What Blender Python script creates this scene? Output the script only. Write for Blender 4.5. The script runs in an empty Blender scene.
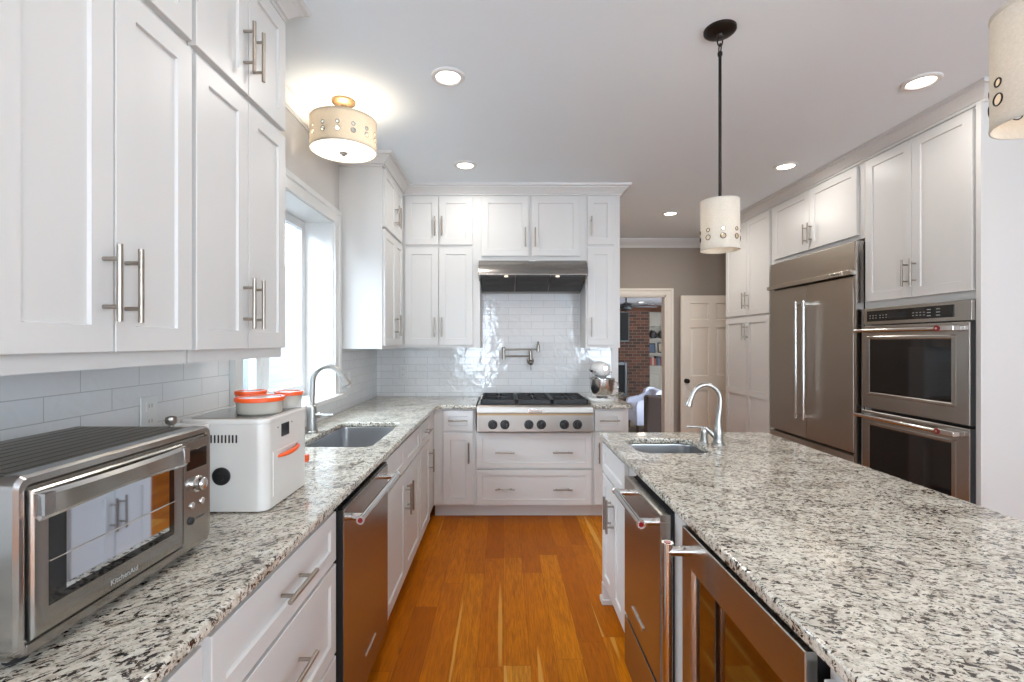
import bpy, bmesh, math, random
from mathutils import Vector, Matrix, geometry

C = bpy.context.scene.collection
R = math.radians
PI = math.pi
random.seed(7)

# ------------------------------------------------------------------ camera, world, exposure
scene = bpy.context.scene
H = 1.414
cam_data = bpy.data.cameras.new('camera')
cam = bpy.data.objects.new('camera', cam_data)
C.objects.link(cam)
cam.location = (0, 0, H)
cam.rotation_euler = (R(90), 0, 0)
cam_data.sensor_width = 36
cam_data.lens = 480 / 1024 * 36
cam_data.shift_x = 8.5 / 1024
cam_data.shift_y = 1.0 / 1024
cam_data.clip_start = 0.03
cam_data.clip_end = 200
scene.camera = cam

world = bpy.data.worlds.new('world')
scene.world = world
world.use_nodes = True
bg = world.node_tree.nodes['Background']
bg.inputs['Color'].default_value = (0.765, 0.89, 1.0, 1)
bg.inputs['Strength'].default_value = 21.0

scene.view_settings.view_transform = 'Standard'
scene.view_settings.look = 'None'
scene.view_settings.gamma = 1
scene.view_settings.use_curve_mapping = False
scene.view_settings.exposure = 0.17
scene.cycles.max_bounces = 10
scene.cycles.diffuse_bounces = 6
scene.cycles.sample_clamp_indirect = 6
scene.cycles.caustics_reflective = False
scene.cycles.caustics_refractive = False


def light(name, kind, loc, power, color=(1, 1, 1), size=0.1, size_y=None, rot=(0, 0, 0), portal=False, shape=None):
    d = bpy.data.lights.new(name, kind)
    o = bpy.data.objects.new(name, d)
    C.objects.link(o)
    o.location = loc
    o.rotation_euler = rot
    d.color = color
    d.energy = power
    if kind == 'AREA':
        d.shape = shape or ('RECTANGLE' if size_y else 'DISK')
        d.size = size
        if size_y:
            d.size_y = size_y
        d.cycles.is_portal = portal
    elif kind == 'POINT':
        d.shadow_soft_size = size
    elif kind == 'SPOT':
        d.shadow_soft_size = size
        d.spot_size = R(140)
        d.spot_blend = 0.7
    return o


# daylight portals (openings of the kitchen window, the added openings behind and the family room window)
light('portal_sink_window', 'AREA', (-1.46, 2.735, 1.65), 1, size=1.2, size_y=1.2, rot=(0, R(-90), 0), portal=True)
light('portal_side_fill', 'AREA', (3.30, -2.275, 1.61), 1, size=1.66, size_y=1.1, rot=(0, R(90), 0), portal=True)
light('portal_rear_left_fill', 'AREA', (-.70, -3.34, 1.36), 1, size=.9, size_y=2.1, rot=(R(90), 0, 0), portal=True)
light('portal_rear_fill', 'AREA', (2.45, -3.34, 1.26), 1, size=1.2, size_y=2.4, rot=(R(90), 0, 0), portal=True)
light('portal_family_window', 'AREA', (5.08, 9.0, 1.15), 1, size=.9, size_y=.6, rot=(0, R(90), 0), portal=True)

WARM = (1.0, 0.84, 0.66)
CANC = (1.0, 0.95, 0.88)
CAN_POWER = 4.6


# ------------------------------------------------------------------ materials
def mat(name, color=(.8, .8, .8), rough=.5, metal=0.0, **kw):
    m = bpy.data.materials.new(name)
    m.use_nodes = True
    b = m.node_tree.nodes['Principled BSDF']
    b.inputs['Base Color'].default_value = (*color, 1)
    b.inputs['Roughness'].default_value = rough
    b.inputs['Metallic'].default_value = metal
    for k, v in kw.items():
        b.inputs[k.replace('_', ' ')].default_value = v
    return m


class NT:
    def __init__(s, m):
        s.t = m.node_tree
        s.b = s.t.nodes['Principled BSDF']

    def n(s, typ, **kw):
        nd = s.t.nodes.new(typ)
        for k, v in kw.items():
            if k.startswith('i_'):
                nd.inputs[k[2:].replace('_', ' ')].default_value = v
            else:
                setattr(nd, k, v)
        return nd

    def l(s, a, b):
        s.t.links.new(a, b)

    def math(s, op, a, b=None, c=None):
        nd = s.t.nodes.new('ShaderNodeMath')
        nd.operation = op
        for i, v in enumerate((a, b, c)):
            if v is None:
                continue
            if isinstance(v, (int, float)):
                nd.inputs[i].default_value = v
            else:
                s.l(v, nd.inputs[i])
        return nd.outputs[0]

    def ramp(s, fac, stops):
        r = s.t.nodes.new('ShaderNodeValToRGB')
        e = r.color_ramp.elements
        while len(e) < len(stops):
            e.new(0.5)
        for i, (p, c) in enumerate(stops):
            e[i].position = p
            e[i].color = (*c, 1) if len(c) == 3 else c
        s.l(fac, r.inputs[0])
        return r.outputs[0]

    def mix(s, fac, a, b, mode='MIX'):
        nd = s.t.nodes.new('ShaderNodeMix')
        nd.data_type = 'RGBA'
        nd.blend_type = mode
        for sock, v in ((nd.inputs[0], fac), (nd.inputs[6], a), (nd.inputs[7], b)):
            if isinstance(v, (int, float)):
                sock.default_value = v
            elif isinstance(v, tuple):
                sock.default_value = (*v, 1)
            else:
                s.l(v, sock)
        return nd.outputs[2]

    def pos(s, scale=(1, 1, 1), rot=(0, 0, 0)):
        g = s.t.nodes.new('ShaderNodeNewGeometry')
        mp = s.t.nodes.new('ShaderNodeMapping')
        mp.inputs['Scale'].default_value = scale
        mp.inputs['Rotation'].default_value = rot
        s.l(g.outputs['Position'], mp.inputs['Vector'])
        return mp.outputs[0]

    def noise(s, vec, scale, detail=2, rough=.5, dist=0):
        nd = s.n('ShaderNodeTexNoise')
        nd.inputs['Scale'].default_value = scale
        nd.inputs['Detail'].default_value = detail
        nd.inputs['Roughness'].default_value = rough
        nd.inputs['Distortion'].default_value = dist
        s.l(vec, nd.inputs['Vector'])
        return nd.outputs['Fac']

    def bump(s, h, strength=.2, dist=.01):
        b = s.n('ShaderNodeBump')
        b.inputs['Strength'].default_value = strength
        b.inputs['Distance'].default_value = dist
        s.l(h, b.inputs['Height'])
        s.l(b.outputs[0], s.b.inputs['Normal'])


def paint(name, color, rough, bump=.04):
    m = mat(name, color, rough)
    t = NT(m)
    t.bump(t.noise(t.pos(), 90, 3), bump, .002)
    return m


M = {}
M['cabinet'] = paint('cabinet_paint', (.655, .645, .63), .38)
M['trim'] = paint('trim_paint', (.70, .695, .68), .35)
M['wall'] = paint('wall_paint', (.60, .575, .55), .8)
M['hall'] = paint('hall_paint', (.36, .31, .265), .8)
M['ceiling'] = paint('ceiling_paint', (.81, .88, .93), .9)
M['famceil'] = paint('family_ceiling_paint', (.72, .72, .78), .9)
M['door'] = paint('door_paint', (.80, .73, .64), .45)


def metal_brushed(name, color, rough, axis='x', amount=.5):
    m = mat(name, color, rough, 1.0)
    t = NT(m)
    sc = {'x': (2, 40, 160), 'z': (200, 200, 3), 'y': (60, 2, 260)}[axis]
    f = t.noise(t.pos(sc), 2.0, 3, .6)
    t.l(t.math('MULTIPLY_ADD', f, .12 * amount, rough - .06 * amount), t.b.inputs['Roughness'])
    col = t.mix(f, tuple(c * (1 - .12 * amount) for c in color), tuple(min(1, c * (1 + .1 * amount)) for c in color))
    t.l(col, t.b.inputs['Base Color'])
    
    return m


M['steel'] = metal_brushed('stainless_steel', (.44, .415, .385), .27, amount=.15)
M['steel_v'] = metal_brushed('stainless_steel_upright_grain', (.47, .42, .365), .36, 'y', .25)
M['chrome'] = mat('polished_steel', (.70, .69, .68), .12, 1.0)
M['bowlsteel'] = mat('mixing_bowl_steel', (.62, .60, .58), .26, 1.0)
M['rangesteel'] = metal_brushed('rangetop_steel', (.37, .34, .31), .38, amount=.15)
M['nickel'] = mat('brushed_nickel', (.38, .34, .295), .33, 1.0)
M['faucet'] = mat('satin_nickel', (.43, .42, .40), .34, 1.0)
M['sink'] = metal_brushed('sink_steel', (.54, .54, .55), .30, amount=.2)
M['hoodsteel'] = metal_brushed('hood_steel', (.34, .32, .30), .27, amount=.2)
M['filter'] = mat('hood_filter_steel', (.05, .045, .042), .5, .6)
M['potfill'] = mat('dark_nickel', (.30, .27, .24), .28, 1.0)
M['toastersteel'] = metal_brushed('toaster_steel', (.36, .345, .325), .24, 'y', .2)
M['toastertop_reflection'] = metal_brushed('toaster_top_dark_reflection', (.17, .15, .12), .34, 'y', .3)  # darkened to stand for the upper cabinets' dark reflection in the top
M['toasterbright'] = mat('bright_trim_steel', (.50, .49, .48), .18, 1.0)
M['black'] = mat('black_plastic', (.012, .012, .013), .4)
M['mirrorglass'] = mat('mirrored_oven_glass', (.62, .67, .75), .03, 1.0)
M['tintglass'] = mat('tinted_door_glass', (.22, .20, .185), .05, 1.0)
M['mattblack'] = mat('dull_black_screen', (.006, .006, .007), .6, 0, Specular_IOR_Level=.15)
M['blackgloss'] = mat('black_glass', (.008, .008, .009), .05, 0, Specular_IOR_Level=.6)
M['iron'] = mat('cast_iron', (.010, .010, .011), .45)
M['bronze'] = mat('oil_rubbed_bronze', (.020, .015, .013), .35, .6)
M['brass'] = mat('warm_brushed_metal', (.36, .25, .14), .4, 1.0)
M['orange'] = mat('orange_plastic', (.86, .10, .012), .38)
M['whiteplastic'] = mat('white_plastic', (.70, .67, .63), .2)
M['whitegloss'] = mat('white_enamel', (.82, .81, .79), .12)
M['ceramic'] = mat('white_ceramic', (.62, .60, .57), .2)
M['red'] = mat('red_enamel', (.22, .006, .010), .3)
M['badge'] = mat('badge_metal', (.75, .74, .72), .25, 1.0)
M['outlet'] = mat('outlet_plastic', (.70, .70, .69), .35)
M['display'] = mat('dark_display', (.02, .022, .025), .12)
M['lettering'] = mat('grey_lettering', (.06, .06, .06), .5)
M['keys'] = mat('pale_print', (.35, .35, .34), .5)
M['chairfabric'] = mat('pale_blue_fabric', (.55, .57, .68), .9)
M['leather'] = mat('dark_brown_leather', (.035, .018, .012), .55)
M['walnut'] = mat('stained_wood', (.085, .030, .014), .45)
M['shelfpaint'] = mat('shelf_paint', (.26, .225, .18), .5)
M['cordgrey'] = mat('cord_plastic', (.30, .27, .22), .5)
M['carpet'] = mat('family_room_carpet', (.25, .21, .17), .95)
M['siding'] = mat('darkened_siding', (.065, .08, .095), .7)  # kept very dark so the added outside wall sends in less light
M['patio'] = mat('patio_concrete', (.15, .15, .15), .9)


def glass_mat(name, tint=(1, 1, 1), refl=.08):
    m = bpy.data.materials.new(name)
    m.use_nodes = True
    t = m.node_tree
    t.nodes.remove(t.nodes['Principled BSDF'])
    out = t.nodes['Material Output']
    tr = t.nodes.new('ShaderNodeBsdfTransparent')
    tr.inputs[0].default_value = (*tint, 1)
    gl = t.nodes.new('ShaderNodeBsdfGlossy')
    gl.inputs['Roughness'].default_value = .02
    lw = t.nodes.new('ShaderNodeLayerWeight')
    lw.inputs['Blend'].default_value = .5
    pw = t.nodes.new('ShaderNodeMath')
    pw.operation = 'POWER'
    pw.inputs[1].default_value = 4.5
    t.links.new(lw.outputs['Facing'], pw.inputs[0])
    fr = t.nodes.new('ShaderNodeMath')
    fr.operation = 'MULTIPLY_ADD'
    fr.inputs[1].default_value = .9
    fr.inputs[2].default_value = .03
    t.links.new(pw.outputs[0], fr.inputs[0])
    mx = t.nodes.new('ShaderNodeMixShader')
    t.links.new(fr.outputs[0], mx.inputs[0])
    t.links.new(tr.outputs[0], mx.inputs[1])
    t.links.new(gl.outputs[0], mx.inputs[2])
    t.links.new(mx.outputs[0], out.inputs[0])
    return m


M['glass'] = glass_mat('window_glass', (.97, .985, 1))
M['jarglass'] = glass_mat('container_glass', (.92, .92, .90))


def milky(name, col, f):
    m = mat(name, col, .12)
    t = NT(m)
    tr = t.n('ShaderNodeBsdfTransparent')
    mx = t.n('ShaderNodeMixShader')
    mx.inputs[0].default_value = f
    t.l(t.b.outputs[0], mx.inputs[1])
    t.l(tr.outputs[0], mx.inputs[2])
    t.l(mx.outputs[0], t.t.nodes['Material Output'].inputs[0])
    return m


M['milky'] = milky('cloudy_container_glass', (.62, .58, .50), .42)
M['lidclear'] = milky('clear_lid_panel', (.72, .66, .58), .15)


def emit(name, color, strength):
    m = bpy.data.materials.new(name)
    m.use_nodes = True
    b = m.node_tree.nodes['Principled BSDF']
    b.inputs['Base Color'].default_value = (.9, .88, .84, 1)
    b.inputs['Emission Color'].default_value = (*color, 1)
    b.inputs['Emission Strength'].default_value = strength
    return m


M['lens'] = emit('lit_lamp_lens', (1, .93, .82), 6)
M['hoodlens'] = emit('lit_hood_lens', (1, .80, .55), 1.0)
M['bulb'] = emit('lit_bulb', (1, .85, .66), 3.5)
M['diffuser'] = emit('lit_glass_diffuser', (1, .93, .82), .75)


def fabric_shade(name, dark, pale, tl):
    m = mat(name, pale, .9)
    t = NT(m)
    f = t.noise(t.pos((1, 1, 1.6)), 160, 3, .7)
    col = t.mix(f, dark, pale)
    t.l(col, t.b.inputs['Base Color'])
    out = t.t.nodes['Material Output']
    tr = t.n('ShaderNodeBsdfTranslucent')
    t.l(col, tr.inputs[0])
    mx = t.n('ShaderNodeMixShader')
    mx.inputs[0].default_value = tl
    t.l(t.b.outputs[0], mx.inputs[1])
    t.l(tr.outputs[0], mx.inputs[2])
    t.l(mx.outputs[0], out.inputs[0])
    return m


M['shade'] = fabric_shade('linen_lamp_shade', (.44, .37, .28), (.68, .60, .48), .13)
M['shade_pale'] = fabric_shade('pale_linen_lamp_shade', (.56, .51, .43), (.78, .73, .65), .22)


def tile_mat(name, axis):
    m = mat(name, (.74, .745, .75), .07)
    t = NT(m)
    g = t.n('ShaderNodeNewGeometry')
    sep = t.n('ShaderNodeSeparateXYZ')
    t.l(g.outputs['Position'], sep.inputs[0])
    cmb = t.n('ShaderNodeCombineXYZ')
    t.l(t.math('ADD', sep.outputs[0 if axis == 'x' else 1], .061), cmb.inputs[0])
    t.l(t.math('SUBTRACT', sep.outputs[2], .881), cmb.inputs[1])
    br = t.n('ShaderNodeTexBrick')
    br.offset = .5
    for k, v in (('Scale', 1), ('Mortar Size', .0016), ('Mortar Smooth', .3), ('Bias', 0), ('Brick Width', .214), ('Row Height', .0655)):
        br.inputs[k].default_value = v
    br.inputs['Color1'].default_value = (.725, .73, .735, 1)
    br.inputs['Color2'].default_value = (.765, .77, .775, 1)
    br.inputs['Mortar'].default_value = (.46, .46, .455, 1)
    t.l(cmb.outputs[0], br.inputs['Vector'])
    t.l(br.outputs['Color'], t.b.inputs['Base Color'])
    n1 = t.noise(cmb.outputs[0], 11, 1.5, .5, 1.0)
    n2 = t.noise(cmb.outputs[0], 34, 1, .5, .3)
    h = t.math('ADD', t.math('MULTIPLY', n1, .75), t.math('MULTIPLY', n2, .25))
    h = t.math('SUBTRACT', h, t.math('MULTIPLY', br.outputs['Fac'], .08))
    t.bump(h, .24, .012)
    t.l(t.math('MULTIPLY_ADD', br.outputs['Fac'], .5, .06), t.b.inputs['Roughness'])
    return m


M['tile_x'] = tile_mat('white_glazed_tile_back', 'x')
M['tile_y'] = tile_mat('white_glazed_tile_side', 'y')


def floor_mat():
    m = mat('oak_floor', (.4, .15, .03), .36, 0, Specular_IOR_Level=.07)
    t = NT(m)
    g = t.n('ShaderNodeNewGeometry')
    sep = t.n('ShaderNodeSeparateXYZ')
    t.l(g.outputs['Position'], sep.inputs[0])
    x, y = sep.outputs[0], sep.outputs[1]
    W, L = .118, 1.05
    xs = t.math('DIVIDE', t.math('ADD', x, 10.03), W)
    ix = t.math('FLOOR', xs)
    wn = t.n('ShaderNodeTexWhiteNoise', noise_dimensions='1D')
    t.l(ix, wn.inputs['W'])
    ys = t.math('ADD', t.math('DIVIDE', t.math('ADD', y, 20), L), t.math('MULTIPLY', wn.outputs[0], 7))
    iy = t.math('FLOOR', ys)
    cb = t.n('ShaderNodeCombineXYZ')
    t.l(ix, cb.inputs[0])
    t.l(iy, cb.inputs[1])
    wn2 = t.n('ShaderNodeTexWhiteNoise', noise_dimensions='2D')
    t.l(cb.outputs[0], wn2.inputs['Vector'])
    v = wn2.outputs['Value']
    # grain, shifted per plank
    off = t.n('ShaderNodeVectorMath', operation='MULTIPLY_ADD')
    off.inputs[1].default_value = (1, 1, 1)
    t.l(g.outputs['Position'], off.inputs[0])
    sh = t.n('ShaderNodeCombineXYZ')
    t.l(t.math('MULTIPLY', v, 13), sh.inputs[0])
    t.l(t.math('MULTIPLY', v, 31), sh.inputs[1])
    t.l(sh.outputs[0], off.inputs[2])
    mp = t.n('ShaderNodeMapping')
    mp.inputs['Scale'].default_value = (9, 1.1, 1)
    t.l(off.outputs[0], mp.inputs[0])
    grain = t.noise(mp.outputs[0], 3.5, 5, .6, 1.6)
    mp2 = t.n('ShaderNodeMapping')
    mp2.inputs['Scale'].default_value = (60, 2.5, 1)
    t.l(off.outputs[0], mp2.inputs[0])
    fine = t.noise(mp2.outputs[0], 3, 3, .6)
    base = t.ramp(v, [(0, (.40, .098, .002)), (.25, (.50, .135, .003)), (.6, (.60, .172, .004)), (.93, (.66, .215, .006)), (1, (.80, .42, .07))])
    c = t.mix(t.ramp(grain, [(.32, (0, 0, 0)), (.62, (1, 1, 1))]), t.mix(.6, base, (.30, .085, .008)), base)
    c = t.mix(t.math('MULTIPLY', t.ramp(fine, [(.35, (1, 1, 1)), (.55, (0, 0, 0))]), .38), c, (.16, .045, .006))
    # sapwood streaks along some plank edges
    mp3 = t.n('ShaderNodeMapping')
    mp3.inputs['Scale'].default_value = (11, .42, 1)
    t.l(off.outputs[0], mp3.inputs[0])
    sap = t.noise(mp3.outputs[0], 1.6, 1, .4, .4)
    c = t.mix(t.math('MULTIPLY', t.ramp(sap, [(.70, (0, 0, 0)), (.73, (1, 1, 1))]), .6), c, (.78, .42, .09))
    # knots
    kn = t.noise(t.pos((6, 2.6, 1)), 1.5, 2, .5, 0)
    c = t.mix(t.math('MULTIPLY', t.ramp(kn, [(.73, (0, 0, 0)), (.80, (1, 1, 1))]), .6), c, (.06, .02, .006))
    # seams
    fx = t.math('FRACT', xs)
    fy = t.math('FRACT', ys)
    ex = t.math('MULTIPLY', t.math('MINIMUM', fx, t.math('SUBTRACT', 1, fx)), W)
    ey = t.math('MULTIPLY', t.math('MINIMUM', fy, t.math('SUBTRACT', 1, fy)), L)
    seam = t.math('LESS_THAN', t.math('MINIMUM', ex, ey), .0012)
    c = t.mix(t.math('MULTIPLY', seam, .4), c, (.05, .018, .004))
    t.l(c, t.b.inputs['Base Color'])
    t.l(t.math('MULTIPLY_ADD', fine, .12, .24), t.b.inputs['Roughness'])
    t.bump(t.math('SUBTRACT', t.math('MULTIPLY', fine, .2), seam), .12, .002)
    return m


M['floor'] = floor_mat()


def granite(name, ang, stretch, fs):
    m = mat(name, (.6, .57, .5), .10, 0, Specular_IOR_Level=.55)
    t = NT(m)
    p = t.pos((1, 1, 1), (0, 0, ang))
    warp = t.n('ShaderNodeTexNoise')
    warp.inputs['Scale'].default_value = 7
    warp.inputs['Detail'].default_value = 2
    t.l(p, warp.inputs['Vector'])
    ad = t.n('ShaderNodeVectorMath', operation='MULTIPLY_ADD')
    ad.inputs[1].default_value = (.05, .05, .05)
    t.l(warp.outputs['Color'], ad.inputs[0])
    t.l(p, ad.inputs[2])

    def st(sx, sy):
        mp = t.n('ShaderNodeMapping')
        mp.inputs['Scale'].default_value = (sx, sy, sy)
        t.l(ad.outputs[0], mp.inputs[0])
        return mp.outputs[0]
    big = t.noise(st(1, 1.6), 6, 3, .6)
    mid = t.noise(st(1, 1.6), 36, 3, .65, .3)
    fle = t.noise(st(1, stretch), fs, 4, .68, .5)
    fine = t.noise(st(1, 1.3), 150, 2, .6)
    base = t.ramp(mid, [(.30, (.28, .245, .20)), (.40, (.52, .475, .395)), (.52, (.68, .635, .545)), (.70, (.75, .725, .65))])
    base = t.mix(t.ramp(big, [(.36, (.55, .55, .55)), (.52, (0, 0, 0))]), base, (.42, .38, .32))
    base = t.mix(t.math('MULTIPLY', t.ramp(fine, [(.36, (1, 1, 1)), (.48, (0, 0, 0))]), .45), base, (.27, .23, .19))
    thr = t.math('ADD', fle, t.math('MULTIPLY', t.math('SUBTRACT', big, .5), -.30))
    spots = t.ramp(thr, [(.566, (0, 0, 0)), (.586, (1, 1, 1))])
    c = t.mix(spots, base, t.mix(t.ramp(fine, [(.4, (0, 0, 0)), (.6, (1, 1, 1))]), (.016, .011, .010), (.042, .028, .022)))
    fl2 = t.noise(st(1, 1.6), 85, 2, .6, .3)
    c = t.mix(t.math('MULTIPLY', t.ramp(fl2, [(.575, (0, 0, 0)), (.625, (1, 1, 1))]), .85), c, (.045, .030, .024))
    t.l(c, t.b.inputs['Base Color'])
    t.bump(fine, .02, .001)
    return m


M['granite_left'] = granite('speckled_granite', R(-38), 2.3, 38)
M['granite_island'] = granite('speckled_granite_island', R(14), 1.5, 60)


def brick_mat():
    m = mat('red_brick', (.2, .06, .03), .85)
    t = NT(m)
    g = t.n('ShaderNodeNewGeometry')
    sep = t.n('ShaderNodeSeparateXYZ')
    t.l(g.outputs['Position'], sep.inputs[0])
    cmb = t.n('ShaderNodeCombineXYZ')
    t.l(t.math('ADD', sep.outputs[0], sep.outputs[1]), cmb.inputs[0])
    t.l(sep.outputs[2], cmb.inputs[1])
    br = t.n('ShaderNodeTexBrick')
    for k, v in (('Scale', 1), ('Mortar Size', .006), ('Bias', -.1), ('Brick Width', .20), ('Row Height', .075)):
        br.inputs[k].default_value = v
    br.inputs['Color1'].default_value = (.030, .012, .008, 1)
    br.inputs['Color2'].default_value = (.10, .034, .018, 1)
    br.inputs['Mortar'].default_value = (.10, .075, .055, 1)
    t.l(cmb.outputs[0], br.inputs['Vector'])
    t.l(br.outputs['Color'], t.b.inputs['Base Color'])
    t.bump(br.outputs['Fac'], -.4, .01)
    return m


M['brick'] = brick_mat()


# ------------------------------------------------------------------ mesh helpers
class MB:
    def __init__(s):
        s.bm = bmesh.new()

    def _merge(s, b2, mx=None):
        if mx is not None:
            bmesh.ops.transform(b2, matrix=mx, verts=b2.verts)
        me = bpy.data.meshes.new('tmp')
        b2.to_mesh(me)
        b2.free()
        s.bm.from_mesh(me)
        bpy.data.meshes.remove(me)
        return s

    def box(s, x0, x1, y0, y1, z0, z1, bev=0.0, seg=2):
        b = bmesh.new()
        bmesh.ops.create_cube(b, size=1)
        for v in b.verts:
            v.co = Vector(((x0 + x1) / 2 + v.co.x * (x1 - x0), (y0 + y1) / 2 + v.co.y * (y1 - y0), (z0 + z1) / 2 + v.co.z * (z1 - z0)))
        if bev > 0:
            bmesh.ops.bevel(b, geom=b.edges[:], offset=bev, segments=seg, profile=.5, affect='EDGES')
        return s._merge(b)

    def vbox(s, x0, x1, y0, y1, z0, z1, bev, seg=4, top=0.0):
        """box with rounded upright edges (and an eased top)"""
        b = bmesh.new()
        bmesh.ops.create_cube(b, size=1)
        for v in b.verts:
            v.co = Vector(((x0 + x1) / 2 + v.co.x * (x1 - x0), (y0 + y1) / 2 + v.co.y * (y1 - y0), (z0 + z1) / 2 + v.co.z * (z1 - z0)))
        es = [e for e in b.edges if abs(e.verts[0].co.z - e.verts[1].co.z) > 1e-5]
        bmesh.ops.bevel(b, geom=es, offset=bev, segments=seg, profile=.5, affect='EDGES')
        if top:
            es = [e for e in b.edges if min(e.verts[0].co.z, e.verts[1].co.z) > z1 - 1e-5]
            bmesh.ops.bevel(b, geom=es, offset=top, segments=3, profile=.5, affect='EDGES')
        return s._merge(b)

    def cyl(s, p0, p1, r0, r1=None, seg=24, caps=True):
        r1 = r0 if r1 is None else r1
        p0, p1 = Vector(p0), Vector(p1)
        d = p1 - p0
        b = bmesh.new()
        bmesh.ops.create_cone(b, cap_ends=caps, segments=seg, radius1=r0, radius2=r1, depth=d.length)
        q = Vector((0, 0, 1)).rotation_difference(d.normalized()).to_matrix().to_4x4()
        return s._merge(b, Matrix.Translation((p0 + p1) / 2) @ q)

    def sphere(s, c, r, sc=(1, 1, 1), u=24, v=14, rot=None):
        b = bmesh.new()
        bmesh.ops.create_uvsphere(b, u_segments=u, v_segments=v, radius=r)
        mx = Matrix.Translation(c)
        if rot is not None:
            mx = mx @ rot
        return s._merge(b, mx @ Matrix.Diagonal((*sc, 1)))

    def grid(s, rows, close_u=False, cap=False):
        """rows of points -> quads"""
        bm = s.bm
        vr = [[bm.verts.new(p) for p in row] for row in rows]
        n = len(vr[0])
        for i in range(len(vr) - 1):
            for j in range(n if close_u else n - 1):
                k = (j + 1) % n
                try:
                    bm.faces.new((vr[i][j], vr[i][k], vr[i + 1][k], vr[i + 1][j]))
                except ValueError:
                    pass
        if cap:
            for row in (vr[0], vr[-1]):
                try:
                    bm.faces.new(row)
                except ValueError:
                    pass
        return s

    def lathe(s, prof, c=(0, 0, 0), axis='z', seg=32, cap=True):
        """prof: list of (radius, height)"""
        rows = []
        for r, h in prof:
            row = []
            for k in range(seg):
                a = 2 * PI * k / seg
                x, y = r * math.cos(a), r * math.sin(a)
                if axis == 'z':
                    p = (x, y, h)
                elif axis == 'x':
                    p = (h, x, y)
                else:
                    p = (x, h, y)
                row.append(Vector(c) + Vector(p))
            rows.append(row)
        return s.grid(rows, True, cap)

    def tube(s, pts, r, seg=14, rads=None):
        pts = [Vector(p) for p in pts]
        rows = []
        prev = None
        for i, p in enumerate(pts):
            if i == 0:
                d = pts[1] - p
            elif i == len(pts) - 1:
                d = p - pts[i - 1]
            else:
                d = (pts[i + 1] - p).normalized() + (p - pts[i - 1]).normalized()
            d.normalize()
            if prev is None:
                a = Vector((0, 0, 1)) if abs(d.z) < .9 else Vector((1, 0, 0))
                n = d.cross(a).normalized()
            else:
                n = (prev - d * prev.dot(d)).normalized()
            prev = n
            bnorm = d.cross(n)
            rr = rads[i] if rads else r
            rows.append([p + (n * math.cos(2 * PI * k / seg) + bnorm * math.sin(2 * PI * k / seg)) * rr for k in range(seg)])
        return s.grid(rows, True, True)

    def prism(s, poly, axis, a, b):
        """extrude a 2D polygon: axis 'x' -> poly=(y,z); 'y' -> (x,z); 'z' -> (x,y)"""
        def P(q, h):
            if axis == 'x':
                return (h, q[0], q[1])
            if axis == 'y':
                return (q[0], h, q[1])
            return (q[0], q[1], h)
        return s.grid([[P(q, a) for q in poly], [P(q, b) for q in poly]], True, True)

    def loops(s, rects):
        """nested rectangles (x0,x1,z0,z1,y) bridged one to the next, first and last filled"""
        rows = [[(x0, y, z0), (x1, y, z0), (x1, y, z1), (x0, y, z1)] for x0, x1, z0, z1, y in rects]
        return s.grid(rows, True, True)

    def sweep(s, path, prof):
        """prof (offset to the right of travel, z) swept along a 2D path with mitres"""
        pts = [Vector(p) for p in path]
        rows = []
        for i, p in enumerate(pts):
            ds = []
            if i > 0:
                ds.append((p - pts[i - 1]).normalized())
            if i < len(pts) - 1:
                ds.append((pts[i + 1] - p).normalized())
            ns = [Vector((d.y, -d.x)) for d in ds]
            n = sum(ns, Vector((0, 0)))
            n.normalize()
            k = 1 / max(.2, n.dot(ns[0]))
            rows.append([(p.x + n.x * o * k, p.y + n.y * o * k, z) for o, z in prof])
        return s.grid(rows, True, True)

    def slab(s, outline, holes, z0, z1, r=.006, seg=3):
        """flat stone slab with eased edges, holes through it"""
        def off(poly, d):
            n = len(poly)
            out = []
            for i in range(n):
                p0, p, p1 = Vector(poly[i - 1]), Vector(poly[i]), Vector(poly[(i + 1) % n])
                d0, d1 = (p - p0).normalized(), (p1 - p).normalized()
                n0, n1 = Vector((-d0.y, d0.x)), Vector((-d1.y, d1.x))
                nn = (n0 + n1).normalized()
                out.append(p + nn * d / max(.3, nn.dot(n0)))
            return out

        def ccw(poly):
            a = sum(poly[i - 1][0] * poly[i][1] - poly[i][0] * poly[i - 1][1] for i in range(len(poly)))
            return poly if a > 0 else poly[::-1]
        rings = [ccw([tuple(p) for p in outline])] + [ccw([tuple(p) for p in h])[::-1] for h in holes]
        ins = []
        for ring in rings:
            rows = []
            for q in range(seg + 1):
                a = PI / 2 * q / seg
                rows.append([(p.x, p.y, z0 + r - r * math.cos(a)) for p in off(ring, r - r * math.sin(a))])
            for q in range(seg + 1):
                a = PI / 2 * q / seg
                rows.append([(p.x, p.y, z1 - r + r * math.sin(a)) for p in off(ring, r - r * math.cos(a))])
            s.grid(rows, True)
            ins.append(off(ring, r))
        co, ed = [], []
        for ring in ins:
            b = len(co)
            co += [Vector((p.x, p.y)) for p in ring]
            ed += [(b + i, b + (i + 1) % len(ring)) for i in range(len(ring))]
        vs, _, fs, _, _, _ = geometry.delaunay_2d_cdt(co, ed, [], 0, 1e-7)

        def inside(pt, poly):
            c = False
            for i in range(len(poly)):
                a, b = poly[i - 1], poly[i]
                if (a.y > pt.y) != (b.y > pt.y) and pt.x < (b.x - a.x) * (pt.y - a.y) / (b.y - a.y) + a.x:
                    c = not c
            return c
        for z in (z0, z1):
            bv = [s.bm.verts.new((v.x, v.y, z)) for v in vs]
            for f in fs:
                cen = sum((vs[i] for i in f), Vector((0, 0))) / len(f)
                if inside(cen, ins[0]) and not any(inside(cen, h) for h in ins[1:]):
                    s.bm.faces.new([bv[i] for i in f])
        bmesh.ops.remove_doubles(s.bm, verts=s.bm.verts[:], dist=1e-6)
        return s

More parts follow.
